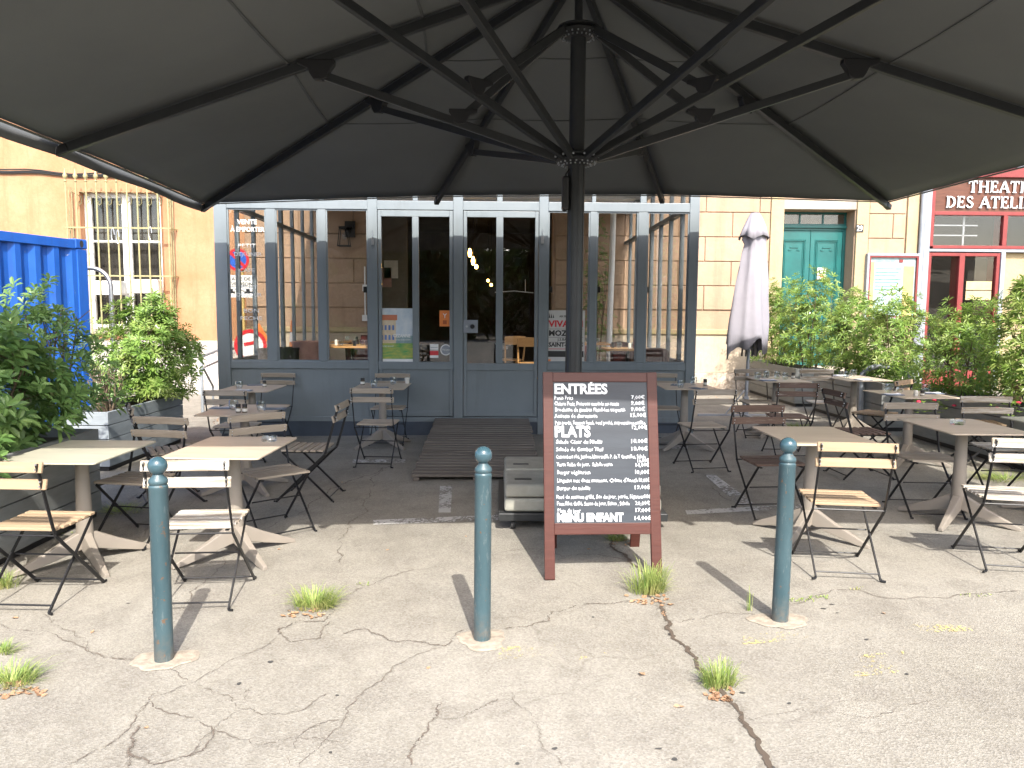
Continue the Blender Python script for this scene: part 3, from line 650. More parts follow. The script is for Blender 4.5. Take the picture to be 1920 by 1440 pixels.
# theatre front
def serif(mb, ch, x, z, h, y, sw):
    """simple roman capitals from bars; returns advance"""
    def S(a, b, w=sw): mb.bar((x + a[0]*h, y, z + a[1]*h), (x + b[0]*h, y, z + b[1]*h), w, .02, up=(0,1,0))
    def F(cx, cz, w=.2): S((cx - w/2, cz), (cx + w/2, cz), sw * .4)
    t = sw / h * .5; e = .018
    if ch == 'T': S((.4, e), (.4, 1)); F(.4, e, .34); S((.02, .965), (.78, .965), sw*.55); S((.05, .98), (.03, .76), sw*.45); S((.75, .98), (.77, .76), sw*.45); return .86 * h
    if ch == 'H':
        for cx in (.16, .78): S((cx, e), (cx, 1)); F(cx, e, .3); F(cx, 1 - e, .3)
        S((.16, .51), (.78, .51), sw*.5); return 1.0 * h
    if ch in 'EL':
        S((.16, e), (.16, 1)); F(.13, e, .24); F(.13, 1 - e, .24); S((.06, .03), (.66, .03), sw*.5); S((.66, 0), (.69, .24), sw*.4)
        if ch == 'E': S((.16, .97), (.62, .97), sw*.5); S((.62, 1), (.63, .78), sw*.4); S((.16, .52), (.5, .52), sw*.5); S((.5, .4), (.5, .64), sw*.4)
        return .78 * h
    if ch == 'A': S((.08, e), (.44, 1), sw*.55); S((.44, 1), (.84, e)); F(.08, e, .26); F(.84, e, .3); S((.2, .34), (.72, .34), sw*.5); return .95 * h
    if ch == 'I': S((.16, e), (.16, 1)); F(.16, e, .3); F(.16, 1 - e, .3); return .38 * h
    if ch in 'DRP':
        S((.16, e), (.16, 1)); F(.13, e, .24); F(.13, 1 - e, .24)
        r, cy, top = (.48, .5, .97) if ch == 'D' else (.25, .74, .97)
        pts = [(.16, top)] + [(.16 + .12 + (r) * math.cos(a), cy + (top - cy) * math.sin(a)) for a in [math.pi/2 - k * math.pi / 8 for k in range(9)]] + [(.16, 2*cy - top)]
        for a, b in zip(pts, pts[1:]): S(a, b, sw * (.55 if abs(a[0]-b[0]) > abs(a[1]-b[1]) else .95))
        if ch == 'R': S((.36, .5), (.74, e)); F(.76, e, .22); return .84 * h
        return .92 * h
    if ch == 'S':
        pts = [(.55, .78), (.5, .92), (.33, .98), (.16, .9), (.11, .75), (.2, .6), (.38, .5), (.54, .38), (.58, .22), (.5, .08), (.32, .02), (.14, .08), (.09, .24)]
        for i, (a, b) in enumerate(zip(pts, pts[1:])): S(a, b, sw * (1.0 if 4 < i < 8 else .65))
        return .72 * h
    return .42 * h
th = empty('theatre_front', (10.9, FY - .1, 0), label='theatre shopfront with red metal frames, dark glass and a white lettered brown fascia', cat='shopfront')
ty = FY - .12; x0t = RY(1733, 450, ty).x; 
def tz(y): return RY(1800, y, ty).z
def tx(x): return RY(x, 450, ty).x
XR = 13.4
f = MB(); f.b2(tx(1733), tx(1744), ty, FY + .3, 0, 4.75); f.b2(tx(1744), XR, ty, FY + .3, tz(472), tz(467)); f.b2(tx(1880), tx(1888), ty, FY + .3, 0, tz(472)); f.b2(x0t, XR, ty - .05, FY + .3, 4.62, 4.85)
f.build('grey_frame', M['greymetal'], th, world=True, bevel=.006)
f = MB(); y2 = ty + .02
f.b2(tx(1744), tx(1751), y2, FY + .2, tz(462), 4.4); f.b2(tx(1751), XR, y2, FY + .2, tz(403), tz(396)); f.b2(tx(1751), XR, y2, FY + .2, tz(466), tz(460)); f.b2(tx(1881), tx(1889), y2, FY + .2, tz(460), tz(403))
f.b2(x0t, XR, y2 - .06, FY + .2, tz(332), 4.618)
for a, b in ((1744, 1750), (1803, 1813), (1873, 1879)): f.b2(tx(a), tx(b), y2, FY + .2, .12, tz(474))
f.b2(tx(1750), tx(1803), y2, FY + .2, tz(480), tz(474)); f.b2(tx(1813), tx(1873), y2, FY + .2, tz(480), tz(474)); f.b2(tx(1750), tx(1803), y2, FY + .2, .12, .5); f.b2(tx(1813), tx(1873), y2, FY + .2, .12, .5)
f.build('red_frame', M['red'], th, world=True, bevel=.005)
f = MB(); f.b2(tx(1751), XR, y2 + .03, FY + .1, tz(396), tz(332)); f.build('fascia', make_wood('fascia_varnished', (.085, .035, .024), (.15, .062, .038), rough=.3), th, world=True)
g = MB(); g.b2(tx(1751), tx(1881), y2 + .05, y2 + .056, tz(460), tz(403)); g.b2(tx(1889), XR, y2 + .05, y2 + .056, tz(460), tz(403)); g.b2(tx(1750), tx(1803), y2 + .05, y2 + .056, .5, tz(480)); g.b2(tx(1813), tx(1873), y2 + .05, y2 + .056, .5, tz(480)); g.build('pane', M['glass'], th, world=True)
g = MB()
for zz in (tz(421), tz(440)): g.b2(tx(1752), tx(1840), y2 + .12, y2 + .14, zz - .012, zz + .012)
g.b2(tx(1812), tx(1815), y2 + .12, y2 + .14, tz(460), tz(403)); g.build('inner_bars', M['greymetal'], th, world=True)
g = MB(); g.b2(tx(1888), XR, FY + .0, FY + .3, 0, tz(473)); g.build('side_wall', M['stone_trim'], th, world=True)
g = MB(); g.b2(x0t + .1, XR, FY + .9, FY + 1, 0, 4.4); g.b2(x0t + .1, XR, FY + .2, FY + 1, -.02, .1); g.build('lobby', M['dark'], th, world=True)
g = MB(); g.b2(x0t, XR + .2, FY + .31, FY + 6, 4.4, 9.5); g.b2(x0t, XR + .2, FY + 1, FY + 6, 0, 4.4); g.b2(XR, XR + 6, FY, FY + 6, -.3, 9.5); g.build('upper_wall', M['stone'], th, world=True)
g = MB(); p0 = tx(1811); x = p0
for ch in 'THEATRE': x += serif(g, ch, x, tz(360), .225, y2 + .0, .042) + .012
x = tx(1771)
for ch in 'DES ATELIERS': x += serif(g, ch, x, tz(389), .225, y2 + .0, .042) + .012
g.build('lettering', M['white'], th, world=True)
p = RY(1838, 530, ty); g = MB(); g.b2(tx(1820), tx(1868), y2 + .03, y2 + .045, tz(543), tz(527)); g.b2(tx(1820), tx(1868), y2 + .03, y2 + .045, tz(562), tz(545)); thing(g, 'glued_notice', mat('kraft_paper', (.42, .33, .18), .8), 'tan paper notices taped inside the right theatre door', 'notice')
g = MB(); g.tube([(8.6, FY - .1, 0), (8.6, FY - .1, 6)], .05, 10); thing(g, 'downpipe', M['greymetal'], 'dark grey downpipe between the notice case and the theatre', 'downpipe', smooth=True)

# ------------------------------------------------------------------ veranda
VY = 9.9; VZB = 3.02; VZT = 3.62
def vx(x): return RY(x, 540, VY).x
def vz(y): return RY(860, y, VY).z
zsill0, zsill1 = vz(693), vz(679); zh = vz(394)
VL, VR = vx(404), vx(1308)
ve = empty('veranda', ((VL+VR)/2, (VY+FY)/2, 0), label='blue grey steel and glass restaurant veranda in front of the stone house', cat='veranda')
def vpost(name, x0, x1, z0, z1, y0=VY, y1=VY + .1, par=ve):
    b_ = MB(); b_.b2(x0, x1, y0, y1, z0, z1)
    return b_.build(name, M['paint'], par, world=True, bevel=.006)
posts = [(404, 428), (690, 708), (850, 868), (1010, 1027), (1290, 1308)]
for a, b in posts: vpost('post', vx(a), vx(b), .0, VZT)
# front sills, beams
for a, b in ((428, 690), (708, 850), (1027, 1290)):
    vpost('sill_rail', vx(a), vx(b), zsill0, zsill1, VY + .005, VY + .105)
b_ = MB(); 
for a, b in ((428, 690), (708, 850), (868, 1010), (1027, 1290)): b_.b2(vx(a), vx(b), VY + .004, VY + .104, zh, VZB + .05)
b_.b2(VL, VR, VY - .03, VY + .11, VZT + .002, VZT + .12)
b_.each('head_beam', M['paint'], ve, world=True, bevel=.006)
for a, b in ((500, 518), (597, 612), (1105, 1118), (1195, 1212)):
    vpost('mullion', vx(a), vx(b), zsill1, zh, VY + .01, VY + .08)
    vpost('mullion', vx(a) + .02, vx(b) - .02, VZB + .05, VZT, VY + .01, VY + .08)
for a, b in ((773, 785), (930, 943)): vpost('mullion', vx(a) + .01, vx(b) - .01, VZB + .05, VZT, VY + .01, VY + .08)
b_ = MB()
for a, b in ((428, 690), (1027, 1290)):
    b_.b2(vx(a), vx(b), VY + .03, VY + .07, .2, zsill0)
b_.each('lower_panel', M['paint'], ve, world=True)
b_ = MB()
for a, b in ((428, 690), (708, 850), (868, 1010), (1027, 1290)): b_.b2(vx(a), vx(b), VY + .012, VY + .1, .17, .235)
b_.each('bottom_rail', M['paint'], ve, world=True, bevel=.005)
b_ = MB(); b_.b2(VL + .02, VR - .02, VY + .02, VY + .16, -.2, .169); b_.b2(VL + .02, VL + .16, VY + .16, FY - .07, -.2, .169); b_.b2(VR - .16, VR - .02, VY + .16, FY - .07, -.2, .169)
b_.each('plinth', M['paint_dark'], ve, world=True)
b_ = MB(); b_.b2(VL + .16, VR - .16, VY + .16, FY + .45, -.1, .325); b_.build('floor', mat('veranda_floor', (.16, .13, .11), .5, .2, 3), ve, world=True)
# doors
def vdoor(a, m0, m1, b, handle):
    root = empty('door', (vx(a) - wloc(ve).x, VY - wloc(ve).y, .24)); root.parent = ve
    X0, X1, A, B = vx(a) + .006, vx(b) - .006, vx(m0), vx(m1); zb, zt_ = .245, zh - .006; t = .07
    f = MB(); y0, y1 = VY + .012, VY + .072
    f.b2(X0, X0 + .045, y0, y1, zb, zt_); f.b2(X1 - .045, X1, y0, y1, zb, zt_); f.b2(X0 + .045, X1 - .045, y0, y1, zt_ - .08, zt_); f.b2(X0 + .045, X1 - .045, y0, y1, zsill0 - .01, zsill0 + .085)
    f.b2(X0 + .045, X1 - .045, y0, y1, zb, zb + .07); f.b2(A, B, y0, y1, zsill0 + .085, zt_ - .08)
    f.build('door_frame', M['paint'], root, world=True, bevel=.005)
    f = MB(); f.b2(X0 + .045, X1 - .045, y0 + .018, y1 - .018, zb + .07, zsill0 - .01); f.build('door_panel', M['paint'], root, world=True)
    for q0, q1 in ((X0 + .045, A), (B, X1 - .045)):
        g = MB(); g.b2(q0, q1, y0 + .027, y0 + .033, zsill0 + .085, zt_ - .08); g.build('pane', M['glass'], root, world=True)
    if handle:
        f = MB(); zz = vz(612); f.b2(X0 + .0, X0 + .19, y0 - .012, y0 - .001, zz - .085, zz + .085); pl = f.build('lock_plate', M['greymetal'], root, world=True, bevel=.004)
        f = MB(); f.lathe((0,0,0), [(.0,0),(.03,0),(.03,.035),(.022,.045),(0,.045)], 14); f.xf(Matrix.Translation((X0 + .12, y0 - .012, zz)) @ Matrix.Rotation(R_(90), 4, 'X')); f.build('knob', M['black'], pl, world=True, smooth=True)
        f = MB(); f.lathe((0,0,0), [(.0,0),(.014,0),(.014,.01),(0,.01)], 12); f.xf(Matrix.Translation((X0 + .045, y0 - .012, zz)) @ Matrix.Rotation(R_(90), 4, 'X')); f.build('cylinder_lock', M['steel'], pl, world=True, smooth=True)
vdoor(708, 773, 785, 850, False); vdoor(868, 930, 943, 1010, True)
# panes of the fixed bays
for a, b in ((428, 500), (518, 597), (612, 690), (1027, 1105), (1118, 1195), (1212, 1290)):
    g = MB(); g.b2(vx(a), vx(b), VY + .04, VY + .046, zsill1, zh); g.build('pane', M['glass'], ve, world=True)
    f = MB()
    X0, X1 = vx(a), vx(b)
    f.b2(X0, X0 + .018, VY + .022, VY + .0395, zsill1, zh); f.b2(X1 - .018, X1, VY + .022, VY + .0395, zsill1, zh); f.b2(X0 + .018, X1 - .018, VY + .022, VY + .0395, zh - .018, zh); f.b2(X0 + .018, X1 - .018, VY + .022, VY + .0395, zsill1, zsill1 + .018)
    f.build('glazing_bead', M['paint'], ve, world=True)
for a, b in ((428, 502), (516, 599), (610, 690), (708, 775), (783, 850), (868, 932), (941, 1010), (1027, 1107), (1116, 1197), (1210, 1290)):
    g = MB(); g.b2(vx(a), vx(b), VY + .04, VY + .046, VZB + .05, VZT); g.build('upper_pane', M['glass'], ve, world=True)
# side walls
for s, X in ((1, VL), (-1, VR)):
    a, b = (X + .01, X + .09) if s > 0 else (X - .09, X - .01)
    Ys = [10.6 + .7 * k for k in range(7)]
    for k, y in enumerate(Ys):
        vpost('side_mullion', a + .01, b - .01, zsill1, VZT, y, y + (.05 if k != 3 else .09))
    y_prev = VY + .1
    for y in Ys + [FY - .08]:
        g = MB(); xm = (a + b) / 2; g.b2(xm - .003, xm + .003, y_prev, y, zsill1, VZB); g.build('side_pane', M['glass'], ve, world=True)
        g = MB(); g.b2(xm - .003, xm + .003, y_prev, y, VZB + .06, VZT); g.build('side_pane', M['glass'], ve, world=True); y_prev = y + .05
    f = MB(); f.b2(a - .004, b + .004, VY + .1, FY - .07, zsill0, zsill1); f.b2(a - .004, b + .004, VY + .1, FY - .07, VZB, VZB + .06); f.b2(a - .004, b + .004, VY + .11, FY - .07, VZT + .002, VZT + .12); f.b2(a + .02, b - .02, VY + .1, FY - .07, .169, zsill0)
    f.each('side_rail', M['paint'], ve, world=True, bevel=.004)
f = MB(); f.b2(VL - .05, VR + .05, VY - .05, FY - .06, VZT + .122, VZT + .2); f.build('roof', M['white'], ve, world=True, bevel=.01)
f = MB()
for k in range(5): f.b2(VL + .1, VR - .1, VY + .9 * (k + 1), VY + .9 * (k + 1) + .05, VZT + .04, VZT + .121)
f.each('roof_joist', M['white'], ve, world=True)
# latches & locks
for x, y in ((1017, 450), (699, 452)):
    p = RY(x, y, VY - .01); f = MB(); f.b2(p.x - .018, p.x + .018, VY - .028, VY - .001, p.z - .045, p.z + .045); f.tube([(p.x, VY - .014, p.z + .04), (p.x, VY - .014, p.z + .13)], .005, 6); f.build('latch', M['steel'], ve, world=True)
for x in (1030, 1120, 1210, 687):
    p = RY(x, 543, VY + .1); f = MB(); f.b2(p.x - .04, p.x + .04, VY + .085, VY + .12, p.z - .04, p.z + .04); f.build('window_catch', M['blackplastic'], ve, world=True, bevel=.004)

# vinyl writing on the glass
vt = MB()
for s, y, w in (('VENTE', 420, 36), ('À EMPORTER', 434, 62)):
    p = RY(464 if 'EMP' in s else 463, y, VY + .03); text(vt, s, .085, (p.x - w * .00355, VY + .0385, p.z), (1,0,0), (0,0,1), 'LEFT', width=w * .0071, bold=.0015)
thing(vt, 'window_lettering', M['white'], 'white VENTE À EMPORTER lettering high on the leftmost pane', 'lettering')
wl = empty('window_lettering', (vx(464), VY + .04, 1.5), label='faint list of meals in white letters lower on the leftmost pane', cat='lettering')
for s, y, w, x in (('PETIT', 464, 32, 462), ('DEJEUNER', 480, 50, 464), ('CAFE', 510, 28, 462), ('PLAT', 542, 30, 466), ('DU JOUR', 556, 46, 466), ('BON', 586, 28, 470), ('PECHE', 600, 40, 470)):
    p = RY(x, y, VY + .03); vt = MB(); text(vt, s, .07, (p.x - w * .00355, VY + .0385, p.z), (1,0,0), (0,0,1), 'LEFT', width=w * .0071); vt.build('word', M['white'], wl, world=True)

# posters behind the glass
def poster(name, x0, x1, y0, y1, Y, basem, label, cat='poster'):
    a, b = RY((x0+x1)/2, y1, Y), RY((x0+x1)/2, y0, Y); X0, X1 = RY(x0, y0, Y).x, RY(x1, y0, Y).x
    r = empty(name, ((X0+X1)/2, Y, a.z), label=label, cat=cat); f = MB(); f.b2(X0, X1, Y, Y + .004, a.z, b.z); f.build('sheet', basem, r, world=True)
    return r, X0, X1, a.z, b.z
PY = VY + .038
def art(r, rects, X0, X1, Z0, Z1, Y, m, name, jit=0):
    f = MB()
    for u0, u1, v0, v1 in rects:
        f.b2(X0 + (X1-X0)*u0, X0 + (X1-X0)*u1, Y - .0012, Y, Z0 + (Z1-Z0)*v0, Z0 + (Z1-Z0)*v1)
    f.build(name, m, r, world=True)
# generic landscape poster
r, X0, X1, Z0, Z1 = poster('exhibition_poster', 710, 774, 578, 680, PY, mat('poster_sky', (.40, .50, .58), .5, scale=5, col2=(.62, .66, .68)), 'colourful landscape exhibition poster at the foot of the left door')
art(r, [(0, 1, 0, .07)], X0, X1, Z0, Z1, PY, M['white'], 'caption_strip')
art(r, [(0, 1, .07, .36)], X0, X1, Z0, Z1, PY, mat('poster_green', (.06, .30, .08), .5, scale=6, col2=(.45, .42, .08), stretch=(1,1,5)), 'green_field')
art(r, [(0, .5, .36, .78)], X0, X1, Z0, Z1, PY, mat('poster_tan', (.55, .42, .26), .5, scale=9, col2=(.68, .58, .42)), 'tan_block')
art(r, [(0, .54, .78, .88)], X0, X1, Z0, Z1, PY - .0001, mat('poster_rust', (.50, .16, .08), .5), 'rust_band')
art(r, [(.06 + k*.11, .12 + k*.11, v, v + .09) for k in range(4) for v in (.42, .60)], X0, X1, Z0, Z1, PY - .0013, mat('poster_blue', (.10, .18, .42), .5), 'blue_mark')
art(r, [(.5, 1, .36, .5)], X0, X1, Z0, Z1, PY - .0001, mat('poster_slate', (.15, .24, .22), .5, scale=7, col2=(.3, .4, .42)), 'slate_band')
f = MB(); text(f, 'CEZANNE', .06, (X0 + (X1-X0)*.42, PY - .002, Z0 + (Z1-Z0)*.47), (1,0,0), (0,0,1), width=(X1-X0)*.5, bold=.002); text(f, 'AU JAS DE BOUFFAN', .028, (X0 + (X1-X0)*.48, PY - .002, Z0 + (Z1-Z0)*.41), (1,0,0), (0,0,1), width=(X1-X0)*.44); text(f, 'MUSEE GRANET', .03, (X0 + (X1-X0)*.08, PY - .002, Z0 + (Z1-Z0)*.29), (1,0,0), (0,0,1), width=(X1-X0)*.36); f.build('lettering', M['white'], r, world=True)
# concert poster
r, X0, X1, Z0, Z1 = poster('concert_poster', 1025, 1097, 582, 682, PY, mat('poster_paper', (.50, .49, .47), .6, .05, 4), 'grey concert poster with red and black names half behind the parasol pole')
f = MB(); text(f, 'VIVALDI', .115, (X0 + .03, PY - .002, Z1 - .215), (1,0,0), (0,0,1), width=.46, bold=.004); f.b2(X0 + .03, X1 - .02, PY - .0015, PY, Z1 - .515, Z1 - .508); f.build('red_lettering', M['signred'], r, world=True)
f = MB(); text(f, 'MOZART', .10, (X0 + .03, PY - .002, Z1 - .335), (1,0,0), (0,0,1), width=.44, bold=.004); text(f, 'J.S.BACH', .045, (X0 + .15, PY - .002, Z1 - .40), (1,0,0), (0,0,1), width=.2, bold=.001); text(f, 'SAINT-SAËNS', .075, (X0 + .03, PY - .002, Z1 - .48), (1,0,0), (0,0,1), width=.46, bold=.003); text(f, 'AIX EN PROVENCE', .035, (X0 + .17, PY - .002, Z1 - .09), (1,0,0), (0,0,1), width=.28, bold=.001)
for zz in (.245, .355, .42): f.b2(X0 + .03, X1 - .02, PY - .0015, PY, Z1 - zz - .004, Z1 - zz)
f.b2(X0 + .01, X1 - .01, PY - .0015, PY, Z0 + .09, Z0 + .17)
for k, q in enumerate((.06, .075, .09)): f.add([(X0 + .03 + k*.025, PY - .0016, Z1 - .1), (X0 + .05 + k*.025, PY - .0016, Z1 - .1), (X0 + .04 + k*.025, PY - .0016, Z1 - .03 - .01*k)], [(0,1,2)])
f.build('black_lettering', M['blackplastic'], r, world=True)
f = MB(); f.b2(X0 + .01, X0 + .06, PY - .0016, PY, Z0 + .015, Z0 + .06); f.build('orange_logo', M['orangepaint'], r, world=True)
# small stickers
r, X0, X1, Z0, Z1 = poster('sticker', 824, 844, 582, 612, PY, M['orangepaint'], 'orange rectangular sticker on the left door glass', 'sticker')
f = MB(); text(f, 'Y', .09, ((X0+X1)/2, PY - .002, Z0 + .11), (1,0,0), (0,0,1), 'CENTER'); f.build('mark', M['white'], r, world=True)
f = MB(); f.b2((X0+X1)/2 - .025, (X0+X1)/2 + .025, PY - .002, PY, Z0 + .03, Z0 + .08); f.build('emblem', mat('dark_orange', (.35, .08, .02), .6), r, world=True)
r, X0, X1, Z0, Z1 = poster('sticker', 806, 822, 645, 656, PY, M['white'], 'white sticker with a grey line at the foot of the left door', 'sticker')
f = MB(); f.b2(X0 + .01, X1 - .01, PY - .002, PY, Z0 + .03, Z0 + .037); f.build('print', M['greymetal'], r, world=True)
r, X0, X1, Z0, Z1 = poster('sticker', 806, 822, 657, 671, PY, M['white'], 'red and white sticker below the white one on the left door', 'sticker')
f = MB(); f.b2(X0, X1, PY - .002, PY, Z0 + .035, Z1 - .005); f.build('red_field', M['signred'], r, world=True)
p = RY(836, 656, PY); f = MB(); f.lathe((0,0,0), [(.0,0),(.075,0),(.075,.002),(0,.002)], 24); f.xf(Matrix.Translation((p.x, PY, p.z)) @ Matrix.Rotation(R_(90), 4, 'X'))
r = empty('sticker', (p.x, PY, p.z - .075), label='round grey and white sticker on the left door glass', cat='sticker'); f.build('disc', M['white'], r, world=True)
f = MB(); f.lathe((0,0,0), [(.0,0),(.06,0),(.06,.002),(0,.002)], 24); f.xf(Matrix.Translation((p.x, PY - .0015, p.z)) @ Matrix.Rotation(R_(90), 4, 'X')); f.build('inner_disc', M['greymetal'], r, world=True)
f = MB(); text(f, 'Welcome', .04, (p.x, PY - .0045, p.z - .01), (1,0,0), (0,0,1), 'CENTER', width=.1); f.build('word', M['white'], r, world=True)

# ================================================================== OBJECTS
# ------------------------------------------------------------------ big parasol
PX, PYc = .61, 6.1
PZ = gz(PX)
ends = {  # rib ends
 'rl': (-3.66, 9.47, 2.90), 'r1': (-.78, 9.47, 3.02), 'r2': (2.02, 9.47, 3.06), 'rr': (4.98, 9.68, 3.035),
 'mr': (5.05, 6.1, 3.0), 'fr': (5.05, 2.62, 2.99), 'f2': (2.02, 2.78, 3.04), 'f1': (-.78, 2.78, 3.02), 'fl': (-3.50, 2.80, 2.89), 'ml': (-3.46, 6.1, 2.885)}
order = ['rl', 'r1', 'r2', 'rr', 'mr', 'fr', 'f2', 'f1', 'fl', 'ml']
peak = Vector((PX, PYc, 4.30))
pr = empty('large_parasol', (PX, PYc, PZ), label='huge open anthracite parasol with many struts over the whole terrace', cat='parasol')
pr.name = 'large_parasol'
cv = MB()
NR = 18
for i in range(len(order)):
    A, B = Vector(ends[order[i]]), Vector(ends[order[(i+1) % len(order)]])
    NC = 12; vs = []; fs = []
    for r in range(NR + 1):
        u = r / NR
        for c in range(NC + 1):
            v = c / NC; e = A.lerp(B, v); q = peak.lerp(e, u)
            sag = -.06 * math.sin(math.pi * v) * math.sin(math.pi * u)
            q = q + Vector((0, 0, sag * .4 + .0035 * math.sin(v * 23 + i) * math.sin(math.pi * v) * u + .003 * math.sin(u * 31 + v * 4) * math.sin(math.pi * v)))
            if u == 1:   # edge drawn slightly inwards between ribs
                q = q + (Vector((PX, PYc, q.z)) - q) * .003 * math.sin(math.pi * v)
            vs.append(q + Vector((0, 0, .055)))
    for r in range(NR):
        for c in range(NC):
            k = r * (NC + 1) + c; fs.append((k, k + 1, k + NC + 2, k + NC + 1))
    cv.add(vs, fs)
co = cv.build('canopy', M['canvas'], pr, world=True, smooth=True)
sm = co.modifiers.new('thick', 'SOLIDIFY'); sm.thickness = .004
# seams and hem
hm = MB()
for i in range(len(order)):
    A, B = Vector(ends[order[i]]), Vector(ends[order[(i+1) % len(order)]])
    n = 6; ps = []
    for c in range(n + 1):
        v = c / n; q = A.lerp(B, v); q = q + (Vector((PX, PYc, q.z)) - q) * .003 * math.sin(math.pi * v); ps.append(q + Vector((0, 0, .040)))
    for a, b in zip(ps, ps[1:]): hm.bar(a, b, .03, .010)
hm.build('hem', M['hem'], pr, world=True)
vl = MB()
for i in (8, 9):
    A, B = Vector(ends[order[i]]), Vector(ends[order[(i+1) % len(order)]])
    n = 12; vs = []
    for c in range(n + 1):
        v = c / n; q = A.lerp(B, v) + Vector((-.03 + .01 * math.sin(v * 14), 0, .05)); vs += [q, q + Vector((-.02, 0, -.095 - .008 * math.sin(v * 9)))]
    vl.add(vs, [(2*k, 2*k+1, 2*k+3, 2*k+2) for k in range(n)])
vo_ = vl.build('valance', M['canvas'], pr, world=True, smooth=True); vo_.modifiers.new('thick', 'SOLIDIFY').thickness = .004
for u in (.30, .56):
    seam = MB()
    for i in range(len(order)):
        A, B = Vector(ends[order[i]]), Vector(ends[order[(i+1) % len(order)]])
        ps = [peak.lerp(A.lerp(B, v), u) + Vector((0, 0, .048 - .024 * math.sin(math.pi * v) * math.sin(math.pi * u))) for v in (0, .17, .33, .5, .67, .83, 1)]
        for a, b in zip(ps, ps[1:]): seam.bar(a, b, .022, .004)
    seam.build('seam', M['canvas_seam'], pr, world=True)
nodeT = {'rl': .42, 'rr': .42, 'fl': .42, 'fr': .42, 'r1': .65, 'r2': .65, 'f1': .65, 'f2': .65, 'ml': .5, 'mr': .5}
low = Vector((PX, PYc, 2.85)); upz = Vector((PX, PYc, 3.83))
def hexaplate(mb, c, d, s=1):
    d = Vector(d); d.z = 0; d.normalize(); n = Vector((-d.y, d.x, 0))
    m = Matrix((d, n, Vector((0,0,1)))).transposed()
    pts = [(-.17, .05), (-.12, -.02), (-.10, -.09), (-.03, -.12), (.06, -.11), (.10, -.05), (.12, .0), (.24, .05), (.24, .10), (-.17, .10)]
    vs = []
    for y in (-.045 * s, .045 * s): vs += [m @ Vector((a * s, y, b * s)) + c for a, b in pts]
    k = len(pts); mb.add(vs, [tuple(range(k)), tuple(range(k, 2*k))[::-1]] + [(i, i + k, (i+1) % k + k, (i+1) % k) for i in range(k)])
for kx in order:
    E_ = Vector(ends[kx]); d = (E_ - peak).normalized()
    s0 = peak + d * .12 + Vector((0, 0, -.01)); b_ = MB(); b_.bar(s0, E_ + Vector((0, 0, -.005)), .047, .072)
    rib = b_.build('rib', M['parasol_metal'], pr, world=True, bevel=.004)
    b_ = MB(); b_.bar(E_ + d * -.06 + Vector((0,0,-.006)), E_ + d * .05 + Vector((0,0,-.012)), .062, .07); b_.build('end_cap', M['blackplastic'], rib, world=True, bevel=.01)
    N_ = peak.lerp(E_, nodeT[kx]) + Vector((0, 0, -.06))
    hd = (N_ - low); hd.z = 0; hd.normalize()
    b_ = MB(); hexaplate(b_, N_ + Vector((0, 0, -.015)), hd, .72); b_.build('bracket', M['blackplastic'], rib, world=True, bevel=.006)
    a0 = low + hd * .12
    b_ = MB(); b_.bar(a0, N_ + Vector((0, 0, -.05)), .042, .062); st = b_.build('strut', M['parasol_metal'], pr, world=True, bevel=.004)
    b_ = MB()
    for sg in (-1, 1):
        q = a0 + Vector((-hd.y, hd.x, 0)) * .024 * sg + hd * .05 + Vector((0, 0, .015)); b_.box(q, (.016, .016, .016))
    b_.build('bolt', M['steel'], st, world=True, bevel=.004)
    if kx in ('ml', 'mr', 'fl', 'fr'):
        q = a0.lerp(N_, .42); u0 = upz + hd * .13
        b_ = MB(); b_.bar(u0, q + Vector((0, 0, .02)), .036, .062); b_.build('upper_strut', M['parasol_metal'], pr, world=True, bevel=.004)
        b_ = MB(); hexaplate(b_, q + Vector((0, 0, .035)), -hd, .55); b_.build('bracket', M['blackplastic'], st, world=True, bevel=.005)
def ring(mb, c, n=12):
    mb.lathe(c, [(.07, -.05), (.075, -.05), (.14, -.03), (.165, -.02), (.165, -.008), (.12, .0), (.12, .012), (.165, .02), (.165, .032), (.09, .05), (.07, .06)], 20)
for q, nm in ((low, 'lower_hub'), (upz, 'upper_hub')):
    b_ = MB(); ring(b_, q); hb = b_.build(nm, M['parasol_metal'], pr, world=True, smooth=True)
    b_ = MB()
    for k in range(20):
        t = 2 * math.pi * k / 20
        for rr, zz in ((.15, -.035), (.115, -.048)): b_.box((q.x + rr * math.cos(t + zz*30), q.y + rr * math.sin(t + zz*30), q.z + zz), (.011, .011, .011))
    b_.build('bolt', M['steel'], hb, world=True)
b_ = MB(); b_.lathe((PX, PYc, PZ + .3), [(.066, 0), (.066, 2.5), (.062, 2.5), (.062, 3.52)], 24)
for k in range(8):
    t = math.pi * k / 4 + .2; b_.box((PX + .066 * math.cos(t), PYc + .066 * math.sin(t), PZ + 1.6), (.008, .008, 2.5), Matrix.Rotation(t, 3, 'Z'))
b_.build('pole', M['parasol_metal'], pr, world=True, smooth=True)
b_ = MB(); b_.lathe((PX, PYc, 3.8), [(.032, 0), (.032, .46), (.09, .48), (.12, .53)], 16); b_.build('mast_top', M['parasol_metal'], pr, world=True, smooth=True)
p0 = RY(1063, 330, PYc - .02); b_ = MB(); b_.box((p0.x - .012, PYc - .03, RY(1063, 364, PYc).z), (.055, .10, .27)); b_.build('crank_housing', M['blackplastic'], pr, world=True, bevel=.02)
b_ = MB(); zt_ = RY(1063, 340, PYc).z; b_.tube([(p0.x, PYc - .03, zt_), (p0.x - .01, PYc - .03, zt_ + .05), (p0.x + .02, PYc - .03, zt_ + .09), (p0.x + .05, PYc, zt_ + .11)], .006, 6); b_.build('strap', M['black'], pr, world=True, smooth=True)

